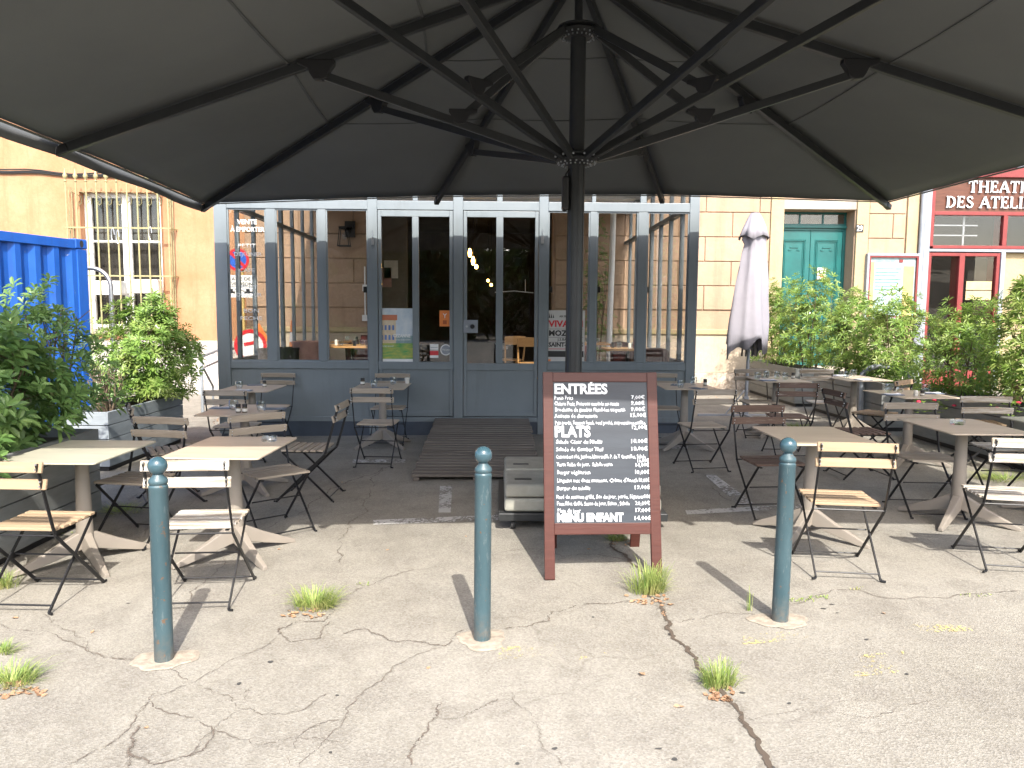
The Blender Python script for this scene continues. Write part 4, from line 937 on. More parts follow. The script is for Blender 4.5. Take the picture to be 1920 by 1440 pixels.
# ballast
bs = empty('parasol_base', (PX, PYc - .18, PZ), label='beige ballast slabs stacked in a dark wheeled steel frame behind the menu board', cat='parasol base')
bx0, bx1, by0, by1 = P(950, 998).x - .0, P(1243, 990).x, P(950, 1000).y, P(940, 885, .25).y
bx0 = .03; bx1 = 1.24; by0 = 5.45; by1 = 6.6; z0 = .075
b_ = MB()
b_.b2(bx0 - .03, bx1 + .03, by0 - .0, by0 + .05, z0, z0 + .06); b_.b2(bx0 - .03, bx1 + .03, by1 - .05, by1, z0, z0 + .06)
b_.b2(bx0 - .03, bx0 + .02, by0 + .05, by1 - .05, z0, z0 + .06); b_.b2(bx1 - .02, bx1 + .03, by0 + .05, by1 - .05, z0, z0 + .06)
b_.b2((bx0+bx1)/2 - .05, (bx0+bx1)/2 + .05, by0 + .05, by1 - .05, z0, z0 + .08)
b_.build('base_frame', M['parasol_metal'], bs, world=True, bevel=.006)
for i in (0, 1):
    for j in (0, 1):
        for k in (0, 1):
            w, d = (bx1 - bx0) / 2 - .03, (by1 - by0) / 2 - .03
            cx_, cy_ = bx0 + (i + .5) * (bx1 - bx0) / 2, by0 + (j + .5) * (by1 - by0) / 2
            b_ = MB(); ins = .0 if k == 0 else .012
            b_.box((cx_, cy_, z0 + .065 + .052 + k * .108), (w - ins, d - ins, .10))
            sl = b_.build('ballast_slab', M['slab'], bs, world=True, bevel=.022, seg=3)
            if k == 1:
                b_ = MB(); b_.box((cx_ - w*.25, cy_ - d*.15, z0 + .065 + .1025 + k * .108), (.13, .05, .004)); b_.build('grip_recess', M['blackplastic'], sl, world=True)
for sx in (bx0 + .08, bx1 - .08):
    for sy in (by0 + .06, by1 - .08):
        b_ = MB(); b_.lathe((0,0,0), [(.0,-.016),(.034,-.016),(.036,0),(.034,.016),(0,.016)], 14); b_.xf(Matrix.Translation((sx, sy, gz(sx) + .038)) @ Matrix.Rotation(R_(90), 4, 'Y')); b_.build('wheel', M['rubber'], bs, world=True, smooth=True)
b_ = MB(); b_.box((PX, PYc, z0 + .2), (.2, .2, .36)); b_.build('pole_socket', M['parasol_metal'], bs, world=True, bevel=.01)

# ------------------------------------------------------------------ ramp
g0 = P(775, 905); rz = .205
rp = empty('access_ramp', (-.22, 8.4, 0), label='weathered wooden slatted ramp leading up to the veranda door', cat='ramp')
b_ = MB(); n = 24; ra, rb = Vector((0, 7.12, .035)), Vector((0, 9.86, rz))
for k in range(n):
    u0, u1 = k / n, (k + 1) / n; a = ra.lerp(rb, u0); b = ra.lerp(rb, u1)
    xl, xr = -.84, .41
    b_.bar((xl + rnd.uniform(-.012, .012), (a.y+b.y)/2, (a.z+b.z)/2 + .012 + rnd.uniform(-.003, .003)), (xr + rnd.uniform(-.012, .012), (a.y+b.y)/2, (a.z+b.z)/2 + .012 + rnd.uniform(-.003, .003)), (b.y-a.y) - .008, .026)
b_.build('decking', M['ramp'], rp, world=True, bevel=.003, seg=1)
for xx in (-.8, -.215, .37):
    b_ = MB(); b_.add([(xx-.03, 7.13, .0), (xx+.03, 7.13, .0), (xx+.03, 9.86, 0), (xx-.03, 9.86, 0), (xx-.03, 7.13, .03), (xx+.03, 7.13, .03), (xx+.03, 9.86, rz - .006), (xx-.03, 9.86, rz - .006)], [(3,2,1,0),(4,5,6,7),(0,1,5,4),(1,2,6,5),(2,3,7,6),(3,0,4,7)])
    b_.each('joist', M['ramp'], rp, world=True)

# ------------------------------------------------------------------ bollards
def bollard(px, py, h, lab, rxt, ryt):
    p = P(px, py); r = empty('bollard', (p.x, p.y, p.z), label=lab, cat='bollard', group='ball topped steel bollards in front of the terrace')
    r.rotation_euler = (rxt, ryt, rnd.uniform(0, 3))
    k = h
    b_ = MB(); b_.lathe((0,0,0), [(.0425, -.02), (.0415, k - .150), (.0425, k - .148), (.0425, k - .136), (.0385, k - .132), (.0375, k - .127), (.0415, k - .123), (.0425, k - .112), (.040, k - .104), (.026, k - .090), (.022, k - .080), (.0, k - .080)], 36)
    b_.build('post', M['bollard'], r, smooth=True)
    b_ = MB(); b_.lathe((0,0,0), [(.0, k - .086)] + [(.0435 * math.sin(math.pi * t / 14), k - .0425 - .0435 * math.cos(math.pi * t / 14)) for t in range(1, 14)] + [(.0, k + .001)], 32)
    b_.build('ball', mat('bollard_ball_paint', (.032, .070, .088), .22, .1, 9, coat=.4), r, smooth=True)
    c = MB(); blob(c, (p.x, p.y), .135, .115, .003, 34, .30, int(px), .004); cc = c.build('cement_collar', M['cement'], ground, world=True)
    return r
bollard(308, 1238, .975, 'steel bollard on the left beside the worn white chair', R_(.3), R_(-.7))
bollard(904, 1199, .975, 'steel bollard in the middle beside the menu board', 0, R_(.2))
bollard(1462, 1164, .975, 'steel bollard on the right in front of the fresh teak chair', 0, R_(.9))

# ------------------------------------------------------------------ menu board
bz = (P(1018, 1088).z + P(1238, 1083).z) / 2
bl_, br_ = P(1018, 1088), P(1238, 1083)
mc = Vector(((bl_.x + br_.x) / 2, (bl_.y + br_.y) / 2 + .31, bz)); wB = (br_ - bl_).length
mb_ = empty('menu_board', (mc.x, mc.y, bz), rz=math.atan2(br_.y - bl_.y, br_.x - bl_.x), label='brown framed A board with the handwritten chalk menu standing before the parasol base', cat='menu board')
HB = 1.275; lean = math.atan2(.285, HB)
Lm = Matrix.Translation((0, -.31, 0)) @ Matrix.Rotation(-lean, 4, 'X')      # board plane: x right, z up, facing -y
fw = .069; zb1 = .268
b_ = MB(); b_.b2(-wB/2, -wB/2 + fw - .006, -.015, .015, 0, HB); b_.b2(wB/2 - fw + .006, wB/2, -.015, .015, 0, HB); b_.xf(Lm); b_.each('stile', M['boardwood'], mb_, bevel=.003)
b_ = MB(); b_.b2(-wB/2 + fw - .006, wB/2 - fw + .006, -.0135, .0135, HB - .062, HB - .002); b_.b2(-wB/2 + fw - .006, wB/2 - fw + .006, -.0135, .0135, zb1, zb1 + .070); b_.xf(Lm); b_.each('cross_rail', M['boardwood'], mb_, bevel=.003)
sx0, sx1, sz0, sz1 = -wB/2 + fw - .006, wB/2 - fw + .006, zb1 + .070, HB - .062
b_ = MB(); b_.b2(sx0, sx1, -.006, .006, sz0, sz1); b_.xf(Lm); b_.build('blackboard', M['slate'], mb_)
Lr = Matrix.Translation((0, .31, 0)) @ Matrix.Rotation(lean * .95, 4, 'X')
b_ = MB(); b_.b2(-wB/2 + .075, -wB/2 + .14, -.012, .012, 0, HB - .04); b_.b2(wB/2 - .07, wB/2 - .005, -.012, .012, 0, HB - .04); b_.b2(-wB/2 + .14, wB/2 - .07, -.011, .011, zb1, zb1 + .070); b_.xf(Lr); b_.build('rear_frame', M['boardwood'], mb_, bevel=.003)
b_ = MB(); b_.b2(-wB/2 + .14, wB/2 - .07, -.005, .005, zb1 + .070, HB - .05); b_.xf(Lr); b_.build('rear_panel', M['slate'], mb_)
xd = Lm.to_3x3() @ Vector((1, 0, 0)); zd = Lm.to_3x3() @ Vector((0, 0, 1))
tb = MB(); SW, SH = sx1 - sx0, sz1 - sz0
def tl(mb, s, u, v, size, w=None, **k):       # u,v fractions of the slate, from the top left of the crop (920 x 1290 px)
    o = Lm @ Vector((sx0 + SW * u, -.0065, sz1 - SH * v)); text(mb, s, size, o, xd, zd, width=w, **k)
X0c, Y0c, CW, CH = 68, 72, 850, 1283
def px(x, y): return (x - X0c) / CW, (y - Y0c) / CH
for s, x0, x1, yb, hh in (('ENTRÉES', 72, 550, 180, 92), ('PLATS', 72, 390, 576, 98), ('MENU ENFANT', 86, 672, 1340, 72)):
    tb = MB(); u, v = px(x0, yb); tl(tb, s, u + .006, v, SH * hh / CH * 1.40, w=SW * (x1 - x0) / CW, bold=.0034, res=3); tb.build('heading', M['chalk'], mb_)

tb = MB()
lines = [('Panis Frits', 78, 245, 236, '7,00€', 770, 892, 230), ('Chèvre Frais, Poivrons marinés au cumin', 78, 658, 290, '9,00€', 768, 892, 284), ('Brochette de gambas Flambées au pastis', 82, 714, 345, '9,00€', 766, 894, 340),
 ('Assiette de charcuterie', 82, 466, 403, '15,00€', 755, 894, 395), ('Pain perdu, Saumon fumé, oeuf poché, mayonnaise persillée', 82, 893, 465, '12,00€', 765, 900, 508),
 ('Salade César du Miollis', 90, 503, 640, '18,00€', 755, 900, 634), ('Salade de Gambas Thaï', 90, 512, 708, '18,00€', 755, 900, 703), ('Camembert rôti, Jambon blanc truffé, P. de T Grenailles, Salade', 88, 888, 775, '16,00€', 808, 912, 812),
 ('Tarte Salée du jour,  Salade verte', 92, 590, 845, '14,00€', 790, 912, 852), ('Burger végétarien', 94, 388, 917, '18,00€', 782, 912, 918), ("Linguine aux deux saumons, Crème d'Aneth", 94, 808, 990, '18,00€', 816, 914, 990),
 ('Burger du miollis', 92, 386, 1060, '19,00€', 778, 916, 1053), ('Pavé de saumon grillé, Sce du jour, purée, légumes', 88, 860, 1137, '18€', 864, 922, 1137), ('Faux Filet Grillé, Sauce du jour, Frites , Salade', 92, 732, 1198, '20,00€', 786, 916, 1198),
 ('Plats du jour', 94, 300, 1262, '17,00€', 775, 918, 1260), ('', 0, 0, 0, '14,00€', 768, 918, 1330)]
inv = Lm.inverted()
def wob(tb, nm):
    tb.v = [tuple(Lm @ Vector((q.x + .0014 * math.sin(q.z * 240), q.y, q.z + .0016 * math.sin(q.x * 90 + q.z * 31) + .0008 * math.sin(q.x * 310 + q.z * 17)))) for q in (inv @ Vector(a) for a in tb.v)]
    tb.build(nm, M['chalk'], mb_)
for s, x0, x1, yb, pr_, q0, q1, qb in lines:
    if s:
        tb = MB(); u, v = px(x0, yb); tl(tb, s, u, v, SH * 50 / CH, w=SW * (x1 - x0) / CW, bold=.0003, res=1); wob(tb, 'menu_line')
    tb = MB(); u, v = px(q0, qb); tl(tb, pr_, u, v, SH * 50 / CH, w=SW * (q1 - q0) / CW, bold=.0004, res=1); wob(tb, 'price')

# ------------------------------------------------------------------ bistro chairs
def chair_proto(wood):
    r = empty('folding_chair', (0, 0, -50))
    wm = M[wood]
    b_ = MB(); yy = -.185
    for k in range(6):
        b_.box((0, yy + .0275, .447 + .004 * abs(k - 2.5) / 2.5), (.40 if k else .385, .047, .017)); yy += .0625
    b_.build('seat', wm, r, bevel=.004)
    b_ = MB()
    for s in (-1, 1): b_.bar((s*.165, -.17, .432), (s*.165, .18, .432), .018, .008)
    b_.each('seat_rail', M['black'], r)
    top, knee, foot = Vector((0, -.325, .845)), Vector((0, -.215, .46)), Vector((0, .225, .008))
    for s in (-1, 1):
        x = Vector((s * .207, 0, 0)); k1 = Vector((0, -.262, .62)); k2 = Vector((0, -.20, .42))
        b_ = MB(); pts = [top, k1, knee, k2, foot]
        for a, b in zip(pts, pts[1:]): b_.bar(a + x, b + x + (b - a).normalized() * .003, .007, .020, up=(0, 1, .3))
        b_.tube([foot + x + Vector((0, -.012, .012)), foot + x + Vector((0, .0, .003)), foot + x + Vector((0, .022, .004))], .008, 6)
        b_.build('back_leg', M['black'], r)
        x = Vector((s * .186, 0, 0)); a, b = Vector((0, .17, .435)), Vector((0, -.26, .010))
        b_ = MB(); b_.bar(a + x, b + x, .008, .017, up=(0, 1, .3)); b_.tube([b + x + Vector((0, .008, .01)), b + x + Vector((s*.006, -.004, .002)), b + x + Vector((s*.026, -.012, .002))], .0075, 6)
        b_.build('leg', M['black'], r)
    for (y, z, w) in ((.198, .034, .207), (-.228, .042, .186), (-.205, .425, .215), (.02, .245, .186)):
        b_ = MB(); b_.tube([(-w, y, z), (w, y, z)], .0052, 6); b_.build('stretcher', M['black'], r, smooth=True)
    d = (Vector((0, -.262, .62)) - top).normalized()
    for u in (.018, .118):
        c = top + d * u; ang = math.atan2(d.y, -d.z)
        b_ = MB(); n = 8; w = .455; vs = []
        rot = Matrix.Rotation(-ang, 3, 'X')
        for i in range(n + 1):
            xx = -w/2 + w * i / n; bow = -.010 * (1 - (2*xx/w)**2)
            for (yy, zz) in ((-.008, -.029), (.009, -.029), (.009, .029), (-.008, .029)):
                q = rot @ Vector((0, yy + bow + .012, zz)); vs.append((xx, c.y + q.y, c.z + q.z))
        fs = [(3,2,1,0), tuple(4*n + k for k in range(4))]
        for i in range(n):
            for k in range(4): fs.append((4*i + k, 4*i + (k+1) % 4, 4*(i+1) + (k+1) % 4, 4*(i+1) + k))
        b_.add(vs, fs); sl = b_.build('back_slat', wm, r, bevel=.003, seg=1)
        b_ = MB()
        for s in (-1, 1):
            for e in (-.013, .013):
                q = rot @ Vector((0, -.0165, e)); b_.box((s * .207, c.y + q.y, c.z + q.z), (.008, .008, .008))
                q = rot @ Vector((0, .0225, e)); b_.box((s * .207, c.y + q.y - .003, c.z + q.z), (.007, .004, .007))
        b_.build('screw', M['steel'], sl)
    return r
protos = {w: chair_proto(w) for w in ('woodNew', 'woodGrey', 'woodWhite', 'woodBrown')}
used = set()
def chair(px, py, ang, wood, label, h=.45, group='slatted folding chairs on the terrace'):
    """seat centre under pixel; ang = degrees the sitter's gaze is turned from +y, clockwise"""
    p = P(px, py, h); o = protos[wood]
    if wood in used: o = copy_tree(o)
    used.add(wood)
    o.location = (p.x, p.y, gz(p.x)); o.rotation_euler = (0, 0, -R_(ang)); o['label'] = label; o['category'] = 'chair'; o['group'] = group
    return o
chair(80, 976, 3, 'woodNew', 'tan slatted folding chair at the left edge of the photo before the planter')
chair(386, 973, -4, 'woodWhite', 'worn white slatted folding chair just right of the left bollard')
chair(1572, 933, 8, 'woodNew', 'fresh teak folding chair seen from behind beside the right bollard')
chair(1886, 925, 12, 'woodWhite', 'pale folding chair cut by the right edge of the photo, back half out of view')
chair(255, 897, 190, 'woodGrey', 'weathered folding chair facing us at the far side of the front left table')
chair(322, 843, 60, 'woodGrey', 'weathered chair turned right at the left end of the second left table, near the planter')
chair(515, 884, 140, 'woodGrey', 'weathered chair turned aside, slats rising right, behind the left table with the ashtray')
chair(578, 838, -88, 'woodGrey', 'folding chair seen side on with its back to the ramp')
chair(445, 797, 2, 'woodGrey', 'weathered chair seen from behind between the two back left tables')
chair(508, 762, 182, 'woodGrey', 'grey chair facing us against the left veranda panel')
chair(709, 792, 3, 'woodGrey', 'grey chair seen from behind at the middle table left of the ramp')
chair(729, 764, 181, 'woodGrey', 'grey chair facing us behind the middle table, under the landscape poster')
chair(1316, 797, -8, 'woodGrey', 'grey chair seen from behind just right of the menu board')
chair(1245, 765, 180, 'woodGrey', 'grey chair half hidden by the menu board against the veranda panel')
chair(1477, 780, 4, 'woodBrown', 'dark brown chair seen from behind, third row, below the closed parasol')
chair(1420, 753, 181, 'woodGrey', 'grey chair facing us in front of the closed parasol')
chair(1448, 864, 176, 'woodBrown', 'worn purple brown chair facing us left of the right bollard')
chair(1617, 808, 88, 'woodBrown', 'dark brown chair turned right, seen side on between the right hand tables')
chair(1738, 857, 183, 'woodGrey', 'grey chair facing us, tucked behind the front right table with the ashtray')
chair(1547, 754, 181, 'woodWhite', 'whitish chair facing us behind the back right table, before the teal door')
chair(1640, 774, -38, 'woodNew', 'sunlit tan chair turned left beside the metal hoop on the right')
chair(1882, 838, 184, 'woodWhite', 'whitish chair with a sunlit slat end, facing us at the right edge')
chair(1838, 792, -75, 'woodNew', 'tan chair turned left against the right planter, behind the whitish one')

# ------------------------------------------------------------------ tables
def table_proto(m):
    r = empty('terrace_table', (0, 0, -50))
    w, d, rr = .31, .40, .03; pts = []
    for cx_, cy_, a0 in ((w-rr, d-rr, 0), (-w+rr, d-rr, 90), (-w+rr, -d+rr, 180), (w-rr, -d+rr, 270)):
        for k in range(5): t = R_(a0 + 22.5 * k); pts.append((cx_ + rr * math.cos(t), cy_ + rr * math.sin(t)))
    b_ = MB(); b_.prism(pts, .732, .743); b_.build('tabletop', M[m], r, bevel=.002, seg=1)
    b_ = MB(); b_.box((0, 0, .72), (.26, .26, .022)); b_.build('top_plate', M['black'], r)
    b_ = MB(); b_.lathe((0,0,0), [(.048, .10), (.052, .16), (.044, .45), (.038, .709)], 20, sx=1.05, sy=.95); b_.build('column', M['taupe'], r, smooth=True)
    for q in range(4):
        t = R_(45 + 90 * q); d_ = Vector((math.cos(t), math.sin(t), 0)); n_ = Vector((-d_.y, d_.x, 0))
        b_ = MB(); vs = []
        for (l, wd, z0_, z1_) in ((.015, .036, .10, .215), (.07, .034, .085, .195), (.20, .028, .048, .125), (.34, .022, .012, .062), (.425, .018, .0, .026)):
            for sg, zz in ((-1, z0_), (1, z0_), (.75, z1_), (-.75, z1_)): vs.append(d_ * l + n_ * wd * sg + Vector((0, 0, zz)))
        fs = [(0,1,2,3), (19,18,17,16)] + [(4*i + k, 4*(i+1) + k, 4*(i+1) + (k+1) % 4, 4*i + (k+1) % 4) for i in range(4) for k in range(4)]
        b_.add(vs, fs); b_.build('leg', M['taupe'], r, bevel=.005)
    return r
tp = {'hpl': table_proto('hpl'), 'hpl_g': table_proto('hpl_g')}; tused = set(); TB = {}
def table(key, px, py, ang, m, label):
    p = P(px, py, .74); o = tp[m]
    if m in tused: o = copy_tree(o)
    tused.add(m); o.location = (p.x, p.y, gz(p.x)); o.rotation_euler = (0, 0, -R_(ang)); o['label'] = label; o['category'] = 'table'; o['group'] = 'pedestal tables on the terrace'
    TB[key] = (p.x, p.y, -R_(ang)); return o
table('T1', 152, 846, 1, 'hpl_g', 'greenish laminate table at the far left in front of the planter, bare top')
table('T2', 438, 838, 2, 'hpl', 'tan laminate table with only an ashtray, behind the worn white chair')
table('T3', 458, 769, 1, 'hpl', 'tan table with two napkins, two glasses and two dark shakers, second row left')
table('T4', 472, 728, 0, 'hpl', 'back left table close to the veranda with one glass and a black pot')
table('T5', 717, 724, 0, 'hpl', 'table with a white cup and black lidded pot, left of the ramp')
table('T6', 1284, 724, 1, 'hpl', 'table right of the menu board with a long laid napkin')
table('T7', 1455, 711, -2, 'hpl', 'back right table with a row of glasses, in front of the closed parasol')
table('T8', 1602, 709, -3, 'hpl', 'back right table with two glasses and a blue napkin, before the hedge')
table('T9', 1706, 739, -3, 'hpl', 'second row right table with glasses, ashtray and small white shakers')
table('T10', 1524, 816, 0, 'hpl', 'bare tan table half sunlit behind the right bollard')
table('T11', 1805, 799, 1, 'hpl', 'front right table with a round glass ashtray')
table('T12', 2010, 795, 0, 'hpl_g', 'table cut by the right edge of the photo, only its corner in view')
def ont(key, px, py):
    tx_, ty_, a = TB[key]; p = P(px, py, .745); v = Matrix.Rotation(-a, 3, 'Z') @ Vector((p.x - tx_, p.y - ty_, 0))
    v.x = max(-.26, min(.26, v.x)); v.y = max(-.34, min(.34, v.y)); v = Matrix.Rotation(a, 3, 'Z') @ v
    return Vector((tx_ + v.x, ty_ + v.y, .7435 + gz(tx_)))
protoM = {}
def tumbler(key, px, py, label):
    p = ont(key, px, py)
    if 'tum' in protoM: o = protoM['tum'].copy(); COL.objects.link(o)
    else:
        b_ = MB(); b_.lathe((0,0,0), [(0, .001), (.030, .001), (.036, .012), (.043, .04), (.044, .058), (.039, .092), (.0375, .092), (.042, .058), (.041, .040), (.034, .016), (.0, .013)], 20)
        o = b_.build('water_glass', M['tumbler'], smooth=True); protoM['tum'] = o
    o.location = p; tag(o, label, 'glass', 'stemless water glasses on the tables')
def pot(key, px, py, label, lid='blackplastic', h=.075, r_=.022):
    p = ont(key, px, py); rt = empty('spice_pot', p, label=label, cat='spice pot', group='spice pots on the tables')
    b_ = MB(); b_.lathe((0,0,0), [(0, 0), (r_, 0), (r_ * 1.02, .01), (r_ * 1.02, h * .66), (r_*.8, h*.70), (0, h * .70)], 14); b_.build('jar', M['label'] if lid == 'cup' else M['glassjar'], rt, smooth=True)
    b_ = MB(); b_.lathe((0,0,0), [(r_*1.05, h*.15), (r_*1.05, h*.5)], 14); b_.build('paper_band', M['label'], rt, smooth=True)
    b_ = MB(); b_.lathe((0,0,0), [(0, h * .702), (r_ * .98, h * .702), (r_ * 1.0, h * .98), (r_*.9, h * 1.04), (0, h * 1.04)], 14); b_.build('lid', M[lid], rt, smooth=True)
M['glassjar'] = mat('spice_jar', (.12, .10, .07), .2)
def napkin(key, px, py, label, ang=8, s=(.20, .12)):
    p = ont(key, px, py); rt = empty('place_setting', p, rz=R_(ang), label=label, cat='napkin', group='folded napkins laid on the tables')
    b_ = MB(); b_.box((0, 0, .003), (s[0], s[1], .004)); b_.box((.004, .002, .0072), (s[0] - .012, s[1] - .01, .003)); b_.build('napkin', M['napkin'], rt, bevel=.001)
    b_ = MB()
    for k, dx in enumerate((-.02, .015)):
        b_.tube([(-s[0]*.42, dx, .012), (s[0]*.1, dx, .011), (s[0]*.38, dx + .004, .012)], [.003, .0028, .006], 6)
    b_.build('cutlery', M['steel'], rt, smooth=True)
def ashtray(key, px, py, label):
    p = ont(key, px, py); b_ = MB(); b_.lathe((0,0,0), [(0, 0), (.048, 0), (.054, .006), (.056, .034), (.050, .036), (.046, .012), (0, .010)], 24)
    o = b_.build('ashtray', M['tumbler'], smooth=True); o.location = p; tag(o, label, 'ashtray', 'glass ashtrays')
ashtray('T2', 505, 826, 'round glass ashtray on the front left tan table')
ashtray('T11', 1795, 795, 'round glass ashtray on the front right table')
ashtray('T9', 1684, 733, 'low glass ashtray beside the glass on the second row right table')
tumbler('T3', 438, 768, 'water glass by the left napkin on the second row left table'); tumbler('T3', 490, 770, 'water glass right of the two shakers on the second row left table')
pot('T3', 447, 773, 'black lidded shaker, left one of the pair on the second row left table'); pot('T3', 459, 773, 'black lidded shaker, right one of the pair on the second row left table')
napkin('T3', 414, 766, 'dark napkin at the left end of the second row left table', 4); napkin('T3', 520, 766, 'blue grey napkin at the right end of the second row left table', 4)
tumbler('T4', 449, 729, 'water glass at the left of the back left table'); pot('T4', 496, 725, 'black lidded pot at the right of the back left table'); napkin('T4', 455, 733, 'napkin at the front of the back left table', 3); napkin('T4', 480, 722, 'napkin with cutlery in the middle of the back left table', 20)
pot('T5', 680, 722, 'large black lidded pot at the left of the table by the ramp', h=.085, r_=.026); tumbler('T5', 701, 726, 'water glass beside the black pot, table left of the ramp'); tumbler('T5', 737, 720, 'water glass left of the white cup, table left of the ramp'); napkin('T5', 713, 727, 'napkin between the glasses, table left of the ramp', 10)
p = ont('T5', 764, 718); b_ = MB(); b_.lathe((0,0,0), [(0, 0), (.022, 0), (.026, .01), (.032, .07), (.029, .07), (.023, .012), (0, .01)], 16); o = b_.build('cup', M['cup'], smooth=True); o.location = p; tag(o, 'small white cup on the table left of the ramp', 'cup')
tumbler('T6', 1300, 720, 'tall rounded glass in the middle of the table right of the menu board'); tumbler('T6', 1276, 727, 'glass at the near edge of the table right of the menu board'); pot('T6', 1327, 722, 'black lidded pot on the table right of the menu board'); napkin('T6', 1268, 722, 'napkin with cutlery beside the menu board', 70); napkin('T6', 1310, 729, 'napkin at the right of the table right of the menu board', -60)
tumbler('T7', 1418, 711, 'leftmost water glass on the table before the closed parasol'); tumbler('T7', 1437, 708, 'second water glass from the left on the table before the closed parasol'); tumbler('T7', 1457, 709, 'third water glass from the left on the table before the closed parasol'); tumbler('T7', 1472, 711, 'rightmost water glass on the table before the closed parasol'); pot('T7', 1489, 709, 'black lidded pot right of the row of glasses')
napkin('T7', 1440, 714, 'napkin in front of the row of four glasses', 5)
tumbler('T8', 1587, 709, 'left water glass on the back table before the hedge'); tumbler('T8', 1600, 705, 'right water glass on the back table before the hedge'); napkin('T8', 1620, 713, 'blue napkin on the back table before the hedge', 0); napkin('T8', 1575, 705, 'napkin at the left end of the back table before the hedge', 0)
tumbler('T9', 1665, 735, 'water glass at the left of the second row right table'); tumbler('T9', 1744, 735, 'water glass at the right of the second row right table'); pot('T9', 1717, 742, 'small white shaker, left of its pair', 'cup', .055, .02); pot('T9', 1729, 742, 'small dark shaker, right beside the white one', 'blackplastic', .055, .02)
napkin('T9', 1668, 741, 'blue napkin under the left glass on the second row right table', 0); napkin('T9', 1770, 737, 'blue napkin at the right end of the second row right table', 0)

# ------------------------------------------------------------------ closed parasol
cp = P(1397, 779); cy = cp.y
cu_ = empty('closed_parasol', (cp.x, cp.y, gz(cp.x)), label='folded lilac grey parasol standing right of the veranda', cat='parasol')
b_ = MB(); b_.tube([(cp.x, cy, .02), (cp.x + .05, cy, 2.98)], .026, 12); b_.build('pole', M['greymetal'], cu_, world=True, smooth=True)
def cz(y): return RY(1400, y, cy).z
def cxx(x): return RY(x, 540, cy).x
prof = [(402, 1403, 1418), (412, 1399, 1423), (430, 1392, 1429), (450, 1387, 1433), (458, 1392, 1432), (475, 1388, 1433), (500, 1384, 1435), (530, 1378, 1436), (560, 1373, 1437), (600, 1367, 1440), (625, 1364, 1441), (645, 1363, 1440)]
NS = 64; vs = []; fs = []; rr_ = random.Random(5)
ph = [rr_.uniform(0, 6.28) for _ in range(6)]
def fold(t, u):
    a = 1 - 2 * abs(math.sin(2.5 * t + ph[0] + .5 * math.sin(u * 5))); b__ = 1 - 2 * abs(math.sin(3.5 * t + ph[1] - u * 1.2))
    return 1 + (.10 * a + .07 * b__ + .05 * math.sin(3 * t + u * 4) + .02 * math.sin(17 * t + u * 20)) * min(1, .4 + u)
for i, (y, xl, xr) in enumerate(prof):
    u = i / (len(prof) - 1); c = cxx((xl + xr) / 2); w = (cxx(xr) - cxx(xl)) / 2
    for k in range(NS):
        t = 2 * math.pi * k / NS; q = fold(t, u) * .93
        z = cz(y)
        if i == len(prof) - 1: z -= .14 * (math.sin(5 * t + ph[0]) * .5 + .5) + .10 * math.sin(2 * t + 1)
        vs.append((c + w * q * math.cos(t), cy + w * .85 * q * math.sin(t), z))
for i in range(len(prof) - 1):
    for k in range(NS): fs.append((i*NS + k, i*NS + (k+1) % NS, (i+1)*NS + (k+1) % NS, (i+1)*NS + k))
fs.append(tuple(range(NS)))
b_ = MB(); b_.add(vs, fs); o = b_.build('canopy', M['linen'], cu_, world=True, smooth=True); o.modifiers.new('t', 'SOLIDIFY').thickness = .005
# vent cap falling over the top
vs = []; fs = []
capp = [(401, 1403, 1418), (412, 1398, 1424), (430, 1391, 1430), (450, 1385, 1434)]
for i, (y, xl, xr) in enumerate(capp):
    c = cxx((xl + xr) / 2); w = (cxx(xr) - cxx(xl)) / 2 * 1.06
    for k in range(NS):
        t = 2 * math.pi * k / NS; q = 1 + .09 * math.sin(8 * t) * i / 3
        z = cz(y) + .012
        if i == 3: z += .07 * abs(math.sin(2 * t + .6)) - .02
        vs.append((c + w * q * math.cos(t), cy + w * .9 * q * math.sin(t), z))
for i in range(3):
    for k in range(NS): fs.append((i*NS + k, i*NS + (k+1) % NS, (i+1)*NS + (k+1) % NS, (i+1)*NS + k))
fs.append(tuple(range(NS)))
b_ = MB(); b_.add(vs, fs); o = b_.build('vent_cap', M['linen'], cu_, world=True, smooth=True); o.modifiers.new('t', 'SOLIDIFY').thickness = .005
b_ = MB()
for k in range(8):
    t = 2 * math.pi * k / 8; b_.bar((cp.x + .03 + .12 * math.cos(t), cy + .12 * math.sin(t), cz(668)), (cp.x + .04 + .06 * math.cos(t), cy + .06 * math.sin(t), 2.6), .018, .012)
b_.build('rib', M['black'], cu_, world=True)
b_ = MB(); b_.bar((cp.x - .75, cy + .0, .05), (cp.x + .5, cy, .05), .05, .04); b_.bar((cp.x, cy - .5, .051), (cp.x, cy + .5, .051), .05, .038); b_.bar((cp.x, cy, .06), (cp.x, cy, .35), .08, .08)
b_.bar((cp.x - .02, cy, .45), (cp.x - .35, cy - .1, .07), .02, .02)
b_.build('foot', M['greymetal'], cu_, world=True, bevel=.005)

# ------------------------------------------------------------------ blue container
ca = math.atan(.254)
c0 = RY(163, 470, 10.0); 
cdir = Vector((-.246, -.969, 0)); cn = Vector((-.969, .246, 0))     # along the side towards the camera, and away from us
ct = empty('shipping_container', (c0.x, 10.0, gz(-6)), rz=math.atan2(cdir.y, cdir.x), label='bright blue corrugated shipping container at the left edge', cat='container')
L_, Wd, Hc = 6.06, 2.44, 2.62; hz0 = -.02
